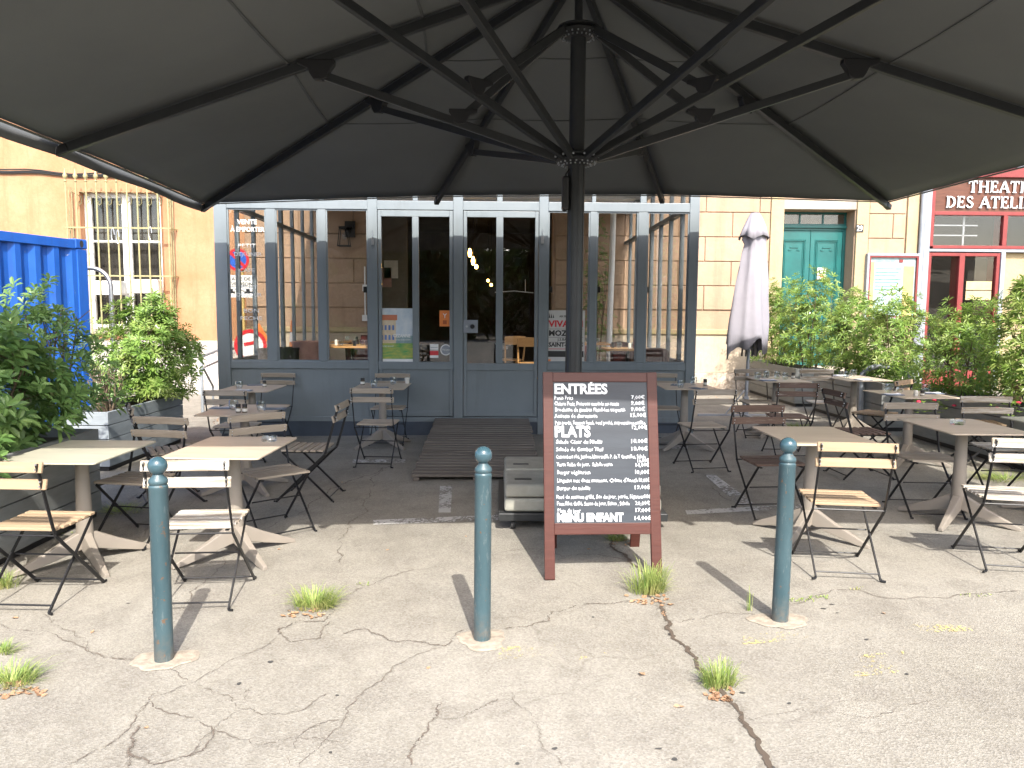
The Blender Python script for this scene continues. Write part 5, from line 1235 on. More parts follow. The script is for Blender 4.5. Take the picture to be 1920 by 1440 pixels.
# local: x along the side towards the camera, y = right of that direction... side facing us is y=0, body towards -y
ysg = -1
b_ = MB(); t = .16
for xx in (t/2, L_ - t/2):
    for yy in (ysg * t/2, ysg * (Wd - t/2)): b_.box((xx, yy, hz0 + Hc/2), (t, t, Hc - .24))
b_.each('corner_post', M['container'], ct, bevel=.006)
b_ = MB()
for yy in (ysg * .04, ysg * (Wd - .04)):
    b_.box((L_/2, yy, hz0 + Hc - .06), (L_ - 2*.18, .07, .115)); b_.box((L_/2, yy, hz0 + .08), (L_ - 2*.18, .07, .16))
for xx in (.04, L_ - .04): b_.box((xx, ysg*Wd/2, hz0 + Hc - .07), (.07, Wd - .36, .13)); b_.box((xx, ysg*Wd/2, hz0 + .08), (.07, Wd - .36, .16))
b_.each('rail', M['container'], ct, bevel=.006)
for xx in (.09, L_ - .09):
    for yy in (ysg*.085, ysg*(Wd - .085)):
        for zz in (hz0 + .06, hz0 + Hc - .05):
            b_ = MB(); b_.box((xx, yy, zz), (.19, .18, .125)); cc_ = b_.build('corner_casting', M['container'], ct, bevel=.012)
            b_ = MB(); b_.lathe((0,0,0), [(0,0),(.032,0),(.032,.004),(0,.004)], 16, sx=1, sy=1.5); 
            sgn = 1 if abs(yy) < 1 else -1
            b_.xf(Matrix.Translation((xx, yy + .0905 * (-ysg) * (1 if abs(yy) < 1 else -1), zz)) @ Matrix.Rotation(R_(90), 4, 'X')); b_.build('lifting_hole', M['rubber'], cc_)
def corr(mb, x0, x1, y, z0, z1, dep, horizontal=True):
    p_ = .278; pts = []; x = x0
    while x < x1 - .01:
        for dx, dy in ((0, 0), (.072, 0), (.140, dep), (.208, dep)):
            if x + dx < x1: pts.append((x + dx, y + dy))
        x += p_
    pts.append((x1, y)); n = len(pts)
    vs = [(a, b, z0) for a, b in pts] + [(a, b, z1) for a, b in pts]
    mb.add(vs, [(i, i+1, n+i+1, n+i) for i in range(n-1)])
b_ = MB(); corr(b_, t, L_ - t, ysg*.02, hz0 + .16, hz0 + Hc - .11, ysg*.038); o = b_.build('side_panel', M['container'], ct); o.modifiers.new('t', 'SOLIDIFY').thickness = .003
b_ = MB(); corr(b_, t, L_ - t, ysg*(Wd - .02), hz0 + .16, hz0 + Hc - .11, -ysg*.038); o = b_.build('side_panel', M['container'], ct); o.modifiers.new('t', 'SOLIDIFY').thickness = .003
b_ = MB(); b_.box((.05, ysg*Wd/2, hz0 + Hc/2), (.03, Wd - .3, Hc - .3)); b_.box((L_ - .05, ysg*Wd/2, hz0 + Hc/2), (.03, Wd - .3, Hc - .3)); b_.each('end_panel', M['container'], ct)
b_ = MB(); b_.box((L_/2, ysg*Wd/2, hz0 + Hc - .03), (L_ - .2, Wd - .2, .02)); b_.build('roof', M['container'], ct)

# ------------------------------------------------------------------ hoops, rails, traffic signs
b_ = MB(); p = P(211, 800); hx = RY(209, 560, 10.6).x; htop = RY(190, 503, 10.6).z
xl_ = hx - .62
pts = [(hx, 10.6, gz(hx))] + [(hx, 10.6, htop - .26)] + [(hx - .26 + .26 * math.cos(t), 10.6, htop - .26 + .26 * math.sin(t)) for t in [R_(a) for a in range(15, 91, 15)]] + [(hx - .26 - .3, 10.6, htop)] + [(hx - .86 + .26*math.cos(t) + .04, 10.6, htop - .26 + .26 * math.sin(t)) for t in [R_(a) for a in range(105, 181, 15)]] + [(hx - 1.08, 10.6, gz(hx))]
b_.tube(pts, .030, 12); thing(b_, 'metal_hoop', M['steel'], 'tall galvanised metal hoop beside the blue container', 'hoop', smooth=True)
# right hoop
q0 = RY(1648, 700, 9.3); b_ = MB(); zt_ = RY(1680, 688, 9.2).z
pts = []
for x, y in ((1618, 700), (1632, 690), (1648, 686), (1665, 688), (1683, 692), (1696, 698), (1704, 708), (1712, 724)):
    w_ = RY(x, y, 10.4 - (x - 1618) * .004); pts.append(w_)
pts = [Vector((pts[0].x, pts[0].y, 0.02))] + pts + [Vector((pts[-1].x + .05, pts[-1].y, 0.05))]
b_.tube(pts, .038, 12); thing(b_, 'bike_hoop', M['greymetal'], 'low bent grey metal hoop in front of the right hedge', 'hoop', smooth=True)
# handrail left of the veranda
hr = empty('handrail', (-4.75, 12.6, 0), label='grey tubular handrail at the left side of the veranda', cat='handrail')
a = RY(377, 668, 12.3); e = RY(412, 655, 13.6); a2 = RY(380, 690, 12.3); e2 = RY(412, 676, 13.6)
b_ = MB(); b_.tube([(a.x, a.y, gz(a.x)), (a.x, a.y, a.z - .05), (a.x + .015, a.y + .03, a.z), (e.x, e.y, e.z), (e.x + .25, e.y + 1.0, e.z)], .024, 10); b_.build('top_rail', M['rail'], hr, world=True, smooth=True)
b_ = MB(); b_.tube([a2, e2, (e2.x + .2, e2.y + 1, e2.z)], .018, 8); b_.build('mid_rail', M['rail'], hr, world=True, smooth=True)
b_ = MB(); b_.tube([(e2.x + .2, e2.y + 1, e2.z), (e2.x + .2, e2.y + 1, 0)], .022, 8); b_.build('post', M['rail'], hr, world=True, smooth=True)
a3 = RY(381, 690, 12.32); a4 = RY(399, 724, 12.9); b_ = MB(); b_.tube([a3, a4, (a4.x, a4.y, 0)], .018, 8); b_.build('brace', M['rail'], hr, world=True, smooth=True)
# painted swirls on the white base of the house
gf = MB()
for pts in ([(372, 655), (385, 645), (402, 655), (398, 672), (382, 680), (376, 700)], [(420, 690), (408, 700), (415, 715), (432, 712)], [(365, 690), (378, 715), (400, 705)], [(388, 660), (420, 668), (440, 660)]):
    pp = [RY(x, y, FY - .034) for x, y in pts]
    for a_, b__ in zip(pp, pp[1:]): gf.bar(a_, b__, .035, .004, up=(0, 1, 0))
thing(gf, 'graffiti', mat('graffiti_grey', (.36, .34, .35), .8), 'pale grey graffiti strokes on the white base of the orange house', 'graffiti')
# no stopping sign + plate
SGY = 14.3
sg = empty('traffic_sign', (RY(450, 600, SGY).x, SGY, gz(-5)), label='round blue and red no parking sign above a delivery area plate', cat='traffic sign')
def disc(r0, r1, c, y, th_=.004):
    b_ = MB(); n = 32; vs = []; 
    b_.lathe((0,0,0), [(r0, 0), (r1, 0), (r1, th_), (r0, th_), (r0, 0)] if r0 > 0 else [(0, 0), (r1, 0), (r1, th_), (0, th_)], 36)
    b_.xf(Matrix.Translation((c.x, y, c.z)) @ Matrix.Rotation(R_(90), 4, 'X')); return b_
c = RY(446, 487, SGY); R0 = .215
disc(0, R0, c, SGY).build('sign_back', M['greymetal'], sg, world=True)
disc(0, R0 * .78, c, SGY - .006).build('blue_field', M['signblue'], sg, world=True)
b_ = disc(R0 * .76, R0 * .99, c, SGY - .009); b_.bar((c.x - R0*.56, SGY - .0125, c.z + R0*.56), (c.x + R0*.56, SGY - .0125, c.z - R0*.56), .055, .004, up=(0,1,0)); b_.build('red_ring', M['signred'], sg, world=True)
c2 = RY(453, 537, SGY); b_ = MB(); b_.box((c2.x, SGY - .01, c2.z), (.60, .006, .42)); b_.build('plate', M['white'], sg, world=True, bevel=.004)
b_ = MB(); text(b_, 'AIRE DE', .085, (c2.x, SGY - .0145, c2.z + .11), (1,0,0), (0,0,1), 'CENTER', width=.36, bold=.001); text(b_, 'LIVRAISONS', .085, (c2.x, SGY - .0145, c2.z + .015), (1,0,0), (0,0,1), 'CENTER', width=.52, bold=.001)
b_.b2(c2.x - .29, c2.x + .29, SGY - .015, SGY - .0135, c2.z - .006, c2.z)
for q, w in ((-.18, .12), (.13, .16)): b_.b2(c2.x + q - w/2, c2.x + q + w/2, SGY - .015, SGY - .0135, c2.z - .13, c2.z - .095); b_.b2(c2.x + q - w/4, c2.x + q + w/6, SGY - .015, SGY - .0135, c2.z - .094, c2.z - .05)
b_.bar((c2.x - .12, SGY - .014, c2.z - .05), (c2.x + .05, SGY - .014, c2.z - .09), .012, .003, up=(0,1,0))
for q in (-.22, -.14, .08, .18): b_.lathe((0,0,0), [(0,0),(.0,0)], 4)
b_.build('plate_print', M['blackplastic'], sg, world=True)
cpx = RY(456, 600, SGY).x; b_ = MB(); b_.tube([(cpx, SGY + .03, 0), (cpx, SGY + .03, c.z)], .028, 10); b_.build('post', mat('tan_post', (.45, .33, .12), .7), sg, world=True, smooth=True)
c = RY(470, 648, 13.9)
s2 = empty('traffic_sign', (c.x, 13.9, gz(-5)), label='large red rimmed white round sign leaning low beside the veranda', cat='traffic sign')
disc(0, .30, c, 13.9).build('sign_face', M['white'], s2, world=True); disc(.235, .302, c, 13.893).build('red_ring', M['signred'], s2, world=True)
b_ = MB(); b_.bar((c.x - .12, 13.889, c.z + .02), (c.x + .13, 13.889, c.z + .07), .06, .004, up=(0,1,0)); b_.build('red_mark', M['signred'], s2, world=True)
b_ = MB(); b_.tube([(c.x, 13.93, 0), (c.x, 13.93, c.z)], .02, 8); b_.build('stand', M['greymetal'], s2, world=True)
c = RY(486, 626, 14.0); b_ = MB(); b_.add([(c.x - .2, 14.0, c.z - .14), (c.x + .2, 14.0, c.z - .14), (c.x, 14.0, c.z + .2), (c.x - .2, 14.02, c.z - .14), (c.x + .2, 14.02, c.z - .14), (c.x, 14.02, c.z + .2)], [(0,1,2), (5,4,3), (0,3,4,1), (1,4,5,2), (2,5,3,0)]); b_.tube([(c.x, 14.03, 0), (c.x, 14.03, c.z)], .018, 6)
thing(b_, 'warning_sign', M['orangepaint'], 'orange triangular warning sign behind the red rimmed sign', 'warning sign')
c = RY(549, 640, 14.1); cn_ = empty('traffic_cone', (c.x, 14.1, 0), label='orange and white traffic cone seen through the veranda', cat='traffic cone')
hC = RY(549, 601, 14.1).z
b_ = MB(); b_.lathe((c.x, 14.1, .0), [(.19, .0), (.19, .03), (.13, .03), (.03, hC), (.0, hC)], 20); b_.build('cone', M['orangepaint'], cn_, world=True, smooth=True)
b_ = MB()
for u in (.45, .72): b_.lathe((c.x, 14.1, 0), [(.132 - .10*u, .03 + (hC-.03)*u), (.132 - .10*(u+.13), .03 + (hC-.03)*(u+.13))], 20)
b_.build('white_band', M['white'], cn_, world=True)
c = RY(528, 640, 14.5); b_ = MB()
for k in range(3): b_.lathe((c.x, 14.5, .12 + k * .2), [(.18, -.09), (.26, -.09), (.30, -.06), (.31, 0), (.30, .06), (.26, .09), (.18, .09), (.18, -.09)], 28)
thing(b_, 'tyre_stack', M['rubber'], 'stack of black tyres seen through the veranda beside the cone', 'tyres', smooth=True)

# ------------------------------------------------------------------ inside the veranda
lt = empty('wall_lantern', tuple(RY(648, 440, FY - .1)), label='dark metal wall lantern on the stone wall inside the veranda', cat='lantern')
c = RY(645, 442, FY - .18); b_ = MB(); 
for sx in (-.11, .11):
    for sy in (-.09, .09): b_.bar((c.x + sx, c.y + sy, c.z - .20), (c.x + sx * .7, c.y + sy * .7, c.z + .14), .014, .014)
for zz, k in ((-.2, 1), (.14, .7)):
    b_.b2(c.x - .12*k, c.x + .12*k, c.y - .10*k, c.y - .085*k, c.z + zz - .01, c.z + zz + .01); b_.b2(c.x - .12*k, c.x + .12*k, c.y + .085*k, c.y + .10*k, c.z + zz - .01, c.z + zz + .01); b_.b2(c.x - .12*k, c.x - .105*k, c.y - .085*k, c.y + .085*k, c.z + zz - .01, c.z + zz + .01); b_.b2(c.x + .105*k, c.x + .12*k, c.y - .085*k, c.y + .085*k, c.z + zz - .01, c.z + zz + .01)
b_.b2(c.x + .0, c.x + .2, FY - .1, FY - .037, c.z - .02, c.z + .3); b_.b2(c.x - .09, c.x + .15, c.y - .08, FY - .05, c.z + .15, c.z + .18); b_.build('cage', M['black'], lt, world=False).location = tuple(-Vector(lt.location))
b_ = MB(); b_.lathe((c.x, c.y, c.z - .08), [(0, 0), (.035, .01), (.045, .06), (.02, .14), (0, .15)], 12); o = b_.build('bulb_glass', M['tumbler'], lt, smooth=True); o.location = tuple(-Vector(lt.location))
b_ = MB(); a = RY(684, 500, FY - .06); b_.tube([(a.x, FY - .06, a.z), (a.x, FY - .06, RY(684, 595, FY - .06).z)], .016, 8); b_.box((a.x, FY - .07, RY(685, 596, FY).z), (.12, .06, .12)); b_.box((a.x, FY - .07, RY(684, 540, FY).z), (.09, .06, .13))
thing(b_, 'wall_socket', M['white'], 'white conduit and socket boxes on the stone wall inside the veranda', 'socket')
b_ = MB(); a = RY(1150, 410, 14.2); b_.tube([(a.x, 14.2, VZT), (a.x - .01, 14.2, RY(1148, 500, 14.2).z), (a.x - .03, 14.2, RY(1146, 600, 14.2).z), (a.x - .03, 14.2, .2)], .055, 12); thing(b_, 'white_pipe', M['white'], 'thick white vertical pipe inside the right part of the veranda', 'pipe', smooth=True)

def inner_table(x, y, w, d, label, m='woodInt', h=.75):
    r = empty('inner_table', (x, y, .33), label=label, cat='table', group='tables inside the veranda'); b_ = MB(); b_.box((0, 0, h), (w, d, .03)); b_.build('tabletop', M[m], r, bevel=.004)
    b_ = MB(); b_.lathe((0,0,0), [(.2, 0), (.2, .02), (.03, .05), (.03, h - .02)], 16); b_.build('pedestal', M['black'], r, smooth=True); return r
def wicker(x, y, a, label, m='leather'):
    r = empty('armchair', (x, y, .33), rz=R_(a), label=label, cat='armchair', group='dark armchairs inside the veranda')
    b_ = MB(); b_.box((0, 0, .42), (.48, .46, .09)); b_.build('seat', M[m], r, bevel=.03)
    b_ = MB(); n = 14; vs = []
    for k in range(n + 1):
        t = R_(180 + 180 * k / n); hh = .82 - .14 * abs(2 * k / n - 1) ** 2
        for rr2, z in ((.27, .40), (.25, .40), (.26, hh), (.285, hh)): vs.append((rr2 * math.cos(t), rr2 * math.sin(t) + .05, z))
    b_.add(vs, [(4*i + k, 4*(i+1) + k, 4*(i+1) + (k+1) % 4, 4*i + (k+1) % 4) for i in range(n) for k in range(4)]); b_.build('backrest', M[m], r, smooth=False, bevel=.008)
    for sx in (-.2, .2):
        for sy in (-.18, .2): b_ = MB(); b_.tube([(sx, sy, 0), (sx * .95, sy * .95, .39)], .014, 8); b_.build('leg', M['black'], r, smooth=True)
    return r
inner_table(-2.35, 12.0, .9, .7, 'pale wooden table laid with glasses inside the left of the veranda')
inner_table(-2.6, 13.9, .9, .7, 'wooden table close to the stone wall inside the left of the veranda')
inner_table(2.0, 11.6, .75, .7, 'wooden table inside the right of the veranda near the glass')
inner_table(1.55, 13.6, .9, .7, 'wooden table deep inside the right of the veranda, by the pipe')
wicker(-3.0, 12.0, 90, 'dark armchair left of the laid table inside the veranda'); wicker(-1.75, 11.3, -60, 'dark armchair right of the laid table inside the veranda', 'pulp'); wicker(1.35, 12.2, 60, 'oxblood armchair inside the veranda, left of the near right table'); wicker(2.15, 12.7, 200, 'oxblood armchair deep in the right of the veranda'); wicker(-2.4, 13.1, 180, 'dark armchair by the stone wall inside the veranda'); wicker(2.2, 10.8, 10, 'dark armchair tight behind the rightmost veranda pane')
def pot_tub(x, y, r0, h, m, label):
    b_ = MB(); b_.lathe((x, y, .33), [(0, 0), (r0 * .8, 0), (r0, h * .96), (r0 * 1.06, h * .96), (r0 * 1.06, h), (r0 * .92, h), (r0 * .9, h * .9), (0, h * .88)], 24); thing(b_, 'plant_tub', M[m], label, 'tub', smooth=True)
c = RY(580, 655, 10.6); pot_tub(c.x, 10.6, .23, .88, 'pulp', 'pinkish round tub standing behind the third pane from the left')
c = RY(541, 655, 10.45); pot_tub(c.x, 10.45, .17, .80, 'blackplastic', 'black tub behind the second pane from the left'); c = RY(503, 660, 10.5); pot_tub(c.x, 10.5, .14, .78, 'rubble', 'small earthen tub behind the leftmost panes')
for i, (x, y, z) in enumerate([(-2.5, 11.85, 0), (-2.2, 12.0, 0), (-2.35, 12.15, 0), (-2.08, 11.8, 0), (1.85, 11.5, 0), (2.1, 11.6, 0), (2.2, 11.75, 0), (1.9, 11.78, 0), (-2.8, 13.8, 0), (-2.4, 13.75, 0), (1.3, 13.5, 0), (1.6, 13.5, 0), (1.8, 13.7, 0)]):
    o = protoM['tum'].copy(); COL.objects.link(o); o.location = (x, y, .33 + .7655); o['label'] = 'glass on a table inside the veranda'; o['group'] = 'glasses on the tables inside the veranda'
for i, (x, y) in enumerate([(-2.62, 12.05), (-2.28, 11.82), (2.0, 11.42), (1.78, 11.7), (1.45, 13.4), (-2.6, 13.7)]):
    b_ = MB(); b_.lathe((x, y, .33 + .7655), [(0, 0), (.024, 0), (.024, .075), (.018, .085), (0, .085)], 12); thing(b_, 'spice_pot', M['blackplastic' if i % 2 else 'label'], ['pale pot at the left of the laid table inside the veranda', 'black pot on the laid table inside the left of the veranda', 'pale pot on the near right table inside the veranda', 'black pot on the near right table inside the veranda', 'pale pot on the table by the white pipe', 'black pot on the table by the stone wall inside'][i], 'pot', smooth=True)
for i, (x, y) in enumerate([(-2.15, 12.15), (2.15, 11.45)]):
    b_ = MB(); b_.b2(x - .09, x + .09, y - .012, y + .012, .33 + .7655, .33 + .7655 + .16); thing(b_, 'menu_holder', M['leather'], ['dark menu standing on the laid table inside the left of the veranda', 'dark menu standing on the near right table inside the veranda'][i], 'menu')
# dining room
def bent_chair(x, y, a, label, seat='woodInt'):
    r = empty('bentwood_chair', (x, y, .33), rz=R_(a), label=label, cat='chair', group='bentwood chairs in the doorway')
    b_ = MB(); b_.lathe((0,0,.45), [(0, 0), (.2, 0), (.21, .012), (.2, .026), (0, .026)], 20); b_.build('seat', M[seat], r, smooth=True)
    for s in (-1, 1):
        b_ = MB(); b_.tube([(s*.17, -.19, 0), (s*.17, -.17, .45), (s*.185, -.20, .72), (s*.18, -.215, .88)], [.014, .016, .015, .016], 8); b_.build('back_post', M[seat], r, smooth=True)
        b_ = MB(); b_.tube([(s*.17, .17, 0), (s*.15, .14, .45)], [.012, .017], 8); b_.build('leg', M[seat], r, smooth=True)
    b_ = MB()
    n = 8; vs = []
    for k in range(n + 1):
        xx = -.195 + .39 * k / n; yb = -.215 - .02 * (1 - (xx / .195) ** 2)
        for dy_, zz in ((-.008, .74), (.008, .74), (.008, .885 + .012 * (1 - (xx/.195)**2)), (-.008, .885 + .012 * (1 - (xx/.195)**2))): vs.append((xx, yb + dy_, zz))
    b_.add(vs, [(3,2,1,0), tuple(4*n + k for k in range(4))] + [(4*i + k, 4*i + (k+1) % 4, 4*(i+1) + (k+1) % 4, 4*(i+1) + k) for i in range(n) for k in range(4)]); b_.build('backrest', M[seat], r, bevel=.006)
    b_ = MB(); b_.tube([(-.16, -.16, .2), (0, -.13, .36), (.16, -.16, .2)], .010, 8); b_.build('brace', M[seat], r, smooth=True)
c = RY(989, 640, 12.6); bent_chair(c.x, 12.6, 5, 'tan bentwood chair seen through the right half of the glass door')
c = RY(958, 640, 13.4); bent_chair(c.x, 13.4, 20, 'tan bentwood chair further back, left of the first one')
inner_table(.35, 14.2, 1.1, .7, 'dark table behind the bentwood chairs', 'ramp'); inner_table(-1.4, 13.2, .8, .7, 'dark slatted table behind the left door', 'ramp')
b_ = MB(); 
for k in range(7): b_.box((.1 + rnd.uniform(-.12, .12), 14.1 + rnd.uniform(-.08, .08), .97 + rnd.uniform(0, .06)), (.12, .08, .03), Euler((rnd.uniform(-.5, .5), rnd.uniform(-.5, .5), rnd.uniform(0, 3))).to_matrix())
thing(b_, 'crumpled_napkins', M['white'], 'heap of white napkins on the dark table behind the glass door', 'napkins', bevel=.01)
for i, (x, y, Y) in enumerate([(881, 474, 16.6), (887, 489, 16.6), (893, 500, 16.6), (915, 526, 18.5), (921, 534, 18.5)]):
    p = RY(x, y, Y); r = empty('pendant_lamp', tuple(p), label=['elongated glowing bulb, topmost of the near chain of three', 'elongated glowing bulb, middle of the near chain of three', 'round glowing bulb, lowest of the near chain of three', 'small glowing bulb, upper of the far pair', 'small glowing bulb, lower of the far pair'][i], cat='pendant lamp', group='glowing bulbs in the dark dining room')
    b_ = MB(); hh = .10 if i < 2 else (.05 if i == 2 else .035); b_.lathe((0,0,0), [(0, -hh), (.03, -hh*.8), (.042 if i < 3 else .03, 0), (.025, hh*.8), (0, hh)], 14); b_.build('bulb', M['bulb'], r, smooth=True)
    b_ = MB(); b_.tube([(0, 0, hh), (0, 0, 3.85 - p.z)], .006, 6); b_.build('cord', M['black'], r)
b_ = MB(); a = RY(928, 548, 16.2); e = RY(1000, 549, 16.2); b_.tube([a, ((a.x+e.x)/2, 16.2, a.z + .03), e], .010, 6); b_.tube([(RY(985, 548, 16.2).x, 16.2, a.z), (RY(985, 524, 16.2).x, 16.2, RY(985, 524, 16.2).z)], .008, 6); thing(b_, 'wall_rail', M['white'], 'thin white rail in the dark dining room', 'rail')  # thin reflection lines in the door glass, drawn as white tubes
for i, (x, y, w, h) in enumerate([(733, 505, .3, .38), (721, 520, .3, .42)]):
    p = RY(x, y, FY + .88); b_ = MB(); b_.box((p.x, FY + .885, p.z), (w, .02, h)); thing(b_, 'framed_picture', M['pulp'] if i else M['label'], ['small pale framed picture on the wall inside the left door', 'small pinkish framed picture left of the pale one'][i], 'picture')

# ------------------------------------------------------------------ planters and shrubs
def planter(x0, x1, y0, y1, h, label, m='planter', zg=None):
    zg = gz((x0+x1)/2) if zg is None else zg
    r = empty('planter', ((x0+x1)/2, (y0+y1)/2, zg), label=label, cat='planter', group='slatted grey planter boxes round the terrace')
    nb_ = 4; bh = (h - .05) / nb_; t = .028
    for nm, fn in (('long_side', lambda b, z0, z1: b.b2(x0, x0 + t, y0 + t, y1 - t, z0, z1)), ('long_side', lambda b, z0, z1: b.b2(x1 - t, x1, y0 + t, y1 - t, z0, z1)), ('end_side', lambda b, z0, z1: b.b2(x0, x1, y0, y0 + t, z0, z1)), ('end_side', lambda b, z0, z1: b.b2(x0, x1, y1 - t, y1, z0, z1))):
        b_ = MB()
        for k in range(nb_): fn(b_, zg + .05 + bh * k + .004, zg + .05 + bh * (k + 1) - .004)
        b_.build(nm, M[m], r, world=True, bevel=.003, seg=1)
    b_ = MB(); e = .006
    b_.b2(x0 + t + e, x1 - t - e, y0 + t + e, y1 - t - e, zg + .06, zg + h - .07); b_.build('soil', M['soil'], r, world=True)
    b_ = MB(); b_.b2(x0 + .03, x1 - .03, y0 + .03, y1 - .03, zg, zg + .055); b_.build('skid', M['blackplastic'], r, world=True)
    return r
HL = .70
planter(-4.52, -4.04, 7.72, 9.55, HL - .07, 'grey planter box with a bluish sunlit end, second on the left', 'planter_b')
planter(-3.72, -3.22, 3.9, 6.0, HL + .02, 'grey planter box at the left edge behind the front chair')
planter(5.05, 5.55, 12.6, 15.0, .66, 'beige grey planter box farthest on the right, before the teal door')
planter(5.15, 5.70, 9.9, 12.1, .66, 'grey planter box behind the back right tables')
planter(5.3, 5.85, 7.0, 9.5, .64, 'grey planter box along the right side behind the front tables')
planter(5.35, 5.9, 4.3, 6.8, .64, 'grey planter box at the right edge beside the front table')

def shrub(cx, cy, z0, rx, ry, h, n, leaf, mleaf, label, seed, base=.12, kpl=9, nst=7, upright=.55, lw=.30, spread=1.0, cat='shrub', group=None, name='shrub', hollow=.45):
    r = random.Random(seed); rt = empty(name, (cx, cy, z0), label=label, cat=cat, group=group)
    b_ = MB(); tips = []
    ph = [r.uniform(0, 6.28) for _ in range(5)]
    stems = MB()
    for k in range(nst):
        a = 2 * math.pi * k / nst + r.uniform(-.3, .3); q = r.uniform(.3, .8); bx_, by_ = rx * .15 * math.cos(a), ry * .15 * math.sin(a)
        e = Vector((rx * q * math.cos(a), ry * q * math.sin(a), h * r.uniform(.6, .92)))
        m1 = Vector((bx_ + (e.x - bx_) * .35 + r.uniform(-.04, .04), by_ + (e.y - by_) * .35 + r.uniform(-.04, .04), e.z * .45))
        stems.tube([(bx_, by_, -.05), m1, e], [.013, .009, .004], 5)
        for j in range(4):
            s0 = m1.lerp(e, r.uniform(0, .8)); e2 = s0 + Vector((r.uniform(-.3, .3) * rx, r.uniform(-.3, .3) * ry, r.uniform(.05, .25) * h)); stems.tube([s0, e2], [.006, .003], 4)
    stems.build('stem', M['twig'], rt, smooth=True)
    i = 0; n = int(n * 1.75)
    while i < n:
        t = r.uniform(0, 2 * math.pi); u = r.random() ** .5; zf = r.random()
        prof_ = (math.sin(math.pi * min(1, .16 + zf * .78)) ** .5)
        lump = 1 + .22 * math.sin(3 * t + ph[0] + zf * 3) + .16 * math.sin(5 * t + ph[1] - zf * 6) + .12 * math.sin(9 * zf + ph[2])
        top = 1 + .12 * math.sin(2.3 * t + ph[3]) + .10 * math.sin(4 * t * u + ph[4])
        if u < hollow and zf < .75 and r.random() < .45: continue
        if zf < base: continue
        rad = u * prof_ * lump * spread
        c = Vector((rx * rad * math.cos(t), ry * rad * math.sin(t), h * zf * top))
        nrm = Vector((math.cos(t) * u, math.sin(t) * u, (zf - .25) * 1.1 + upright)).normalized()
        i += 1
        ax = nrm.cross(Vector((r.uniform(-1, 1), r.uniform(-1, 1), r.uniform(-1, 1)))).normalized(); ay = nrm.cross(ax)
        kk = kpl + r.randint(-2, 2); p0_ = r.uniform(0, 6.28); ls = leaf * r.uniform(.7, 1.15)
        for k in range(kk):
            a = p0_ + k * 2.4; el = r.uniform(.1, .95) * (1 - k / kk * .5)
            d = (ax * math.cos(a) + ay * math.sin(a)) * math.cos(el) + nrm * math.sin(el); d.normalize()
            sd_ = d.cross(nrm + Vector((r.uniform(-.2, .2),) * 3)).normalized(); up_ = sd_.cross(d)
            L1 = ls * r.uniform(.75, 1.1); w = L1 * lw
            s0 = c + nrm * (-.03 * k / kk) + d * .01
            dr_ = -Vector((0, 0, 1)) * L1 * r.uniform(.05, .28)
            mid = s0 + d * L1 * .5 + dr_ * .22; tip = s0 + d * L1 + dr_
            fold_ = up_ * w * .28
            q1 = s0 + d * L1 * .28 + dr_ * .07; q2 = s0 + d * L1 * .72 + dr_ * .5
            b_.add([s0, q1 - sd_ * w * .42 + fold_ * .8, q1, q1 + sd_ * w * .42 + fold_ * .8, q2 - sd_ * w * .45 + fold_ * .8, q2, q2 + sd_ * w * .45 + fold_ * .8, tip],
                   [(0, 2, 1), (0, 3, 2), (1, 2, 5, 4), (2, 3, 6, 5), (4, 5, 7), (5, 6, 7)])
    b_.build('foliage', M[mleaf], rt)
    return rt
G = 'shrubs growing in the planter boxes'
# left side
shrub(-3.52, 5.25, HL - .05, .42, .62, .80, 260, .105, 'leafD', 'dark broad leaved shrub at the left edge over the front planter', 1, base=.02, lw=.42, kpl=8, spread=1.1, group=G)
shrub(-3.42, 4.2, HL - .08, .42, .5, .60, 150, .12, 'leafD', 'lowest dark shrub cut by the left edge of the photo', 2, base=.0, lw=.42, kpl=8, group=G)
shrub(-3.75, 6.2, HL - .05, .55, .50, 1.08, 125, .085, 'leafD', 'tall loose dark shrub in front of the blue container', 3, base=.08, lw=.38, kpl=8, nst=9, group=G, hollow=.2)
shrub(-4.22, 9.0, .50, .62, .50, 1.10, 620, .085, 'leafL', 'dense bright green shrub in the second left planter, before the orange wall', 4, base=.10, lw=.27, kpl=10, group=G)
shrub(-4.22, 8.05, .50, .26, .26, .62, 26, .05, 'leafD', 'nearly bare twiggy shrub between the two left planters', 5, base=.2, nst=16, group=G)
# right side
shrub(5.35, 14.2, .60, .55, .75, 1.45, 290, .095, 'leafR', 'shrub farthest on the right row, before the teal door, left part', 11, lw=.26, group=G)
shrub(5.45, 13.0, .60, .55, .70, 1.55, 300, .095, 'leafR', 'shrub with a tall sprout before the right leaf of the teal door', 12, lw=.26, group=G)
shrub(5.50, 11.5, .60, .52, .68, 1.25, 340, .09, 'leafR', 'rounded shrub below the notice case, left one', 13, lw=.26, group=G)
shrub(5.55, 10.4, .60, .52, .62, 1.22, 340, .09, 'leafR', 'rounded shrub below the notice case, right one', 14, lw=.26, group=G)
shrub(5.62, 9.0, .58, .48, .58, 1.05, 300, .085, 'leafR', 'lower shrub in front of the red theatre doors', 15, lw=.26, group=G)
shrub(5.70, 7.75, .58, .50, .66, 1.42, 480, .09, 'leafR', 'tall bright shrub at the right edge under the theatre sign', 16, lw=.26, group=G)
shrub(5.75, 6.0, .58, .48, .8, 1.2, 330, .09, 'leafR', 'shrub in the nearest right planter cut by the photo edge', 17, lw=.26, group=G)
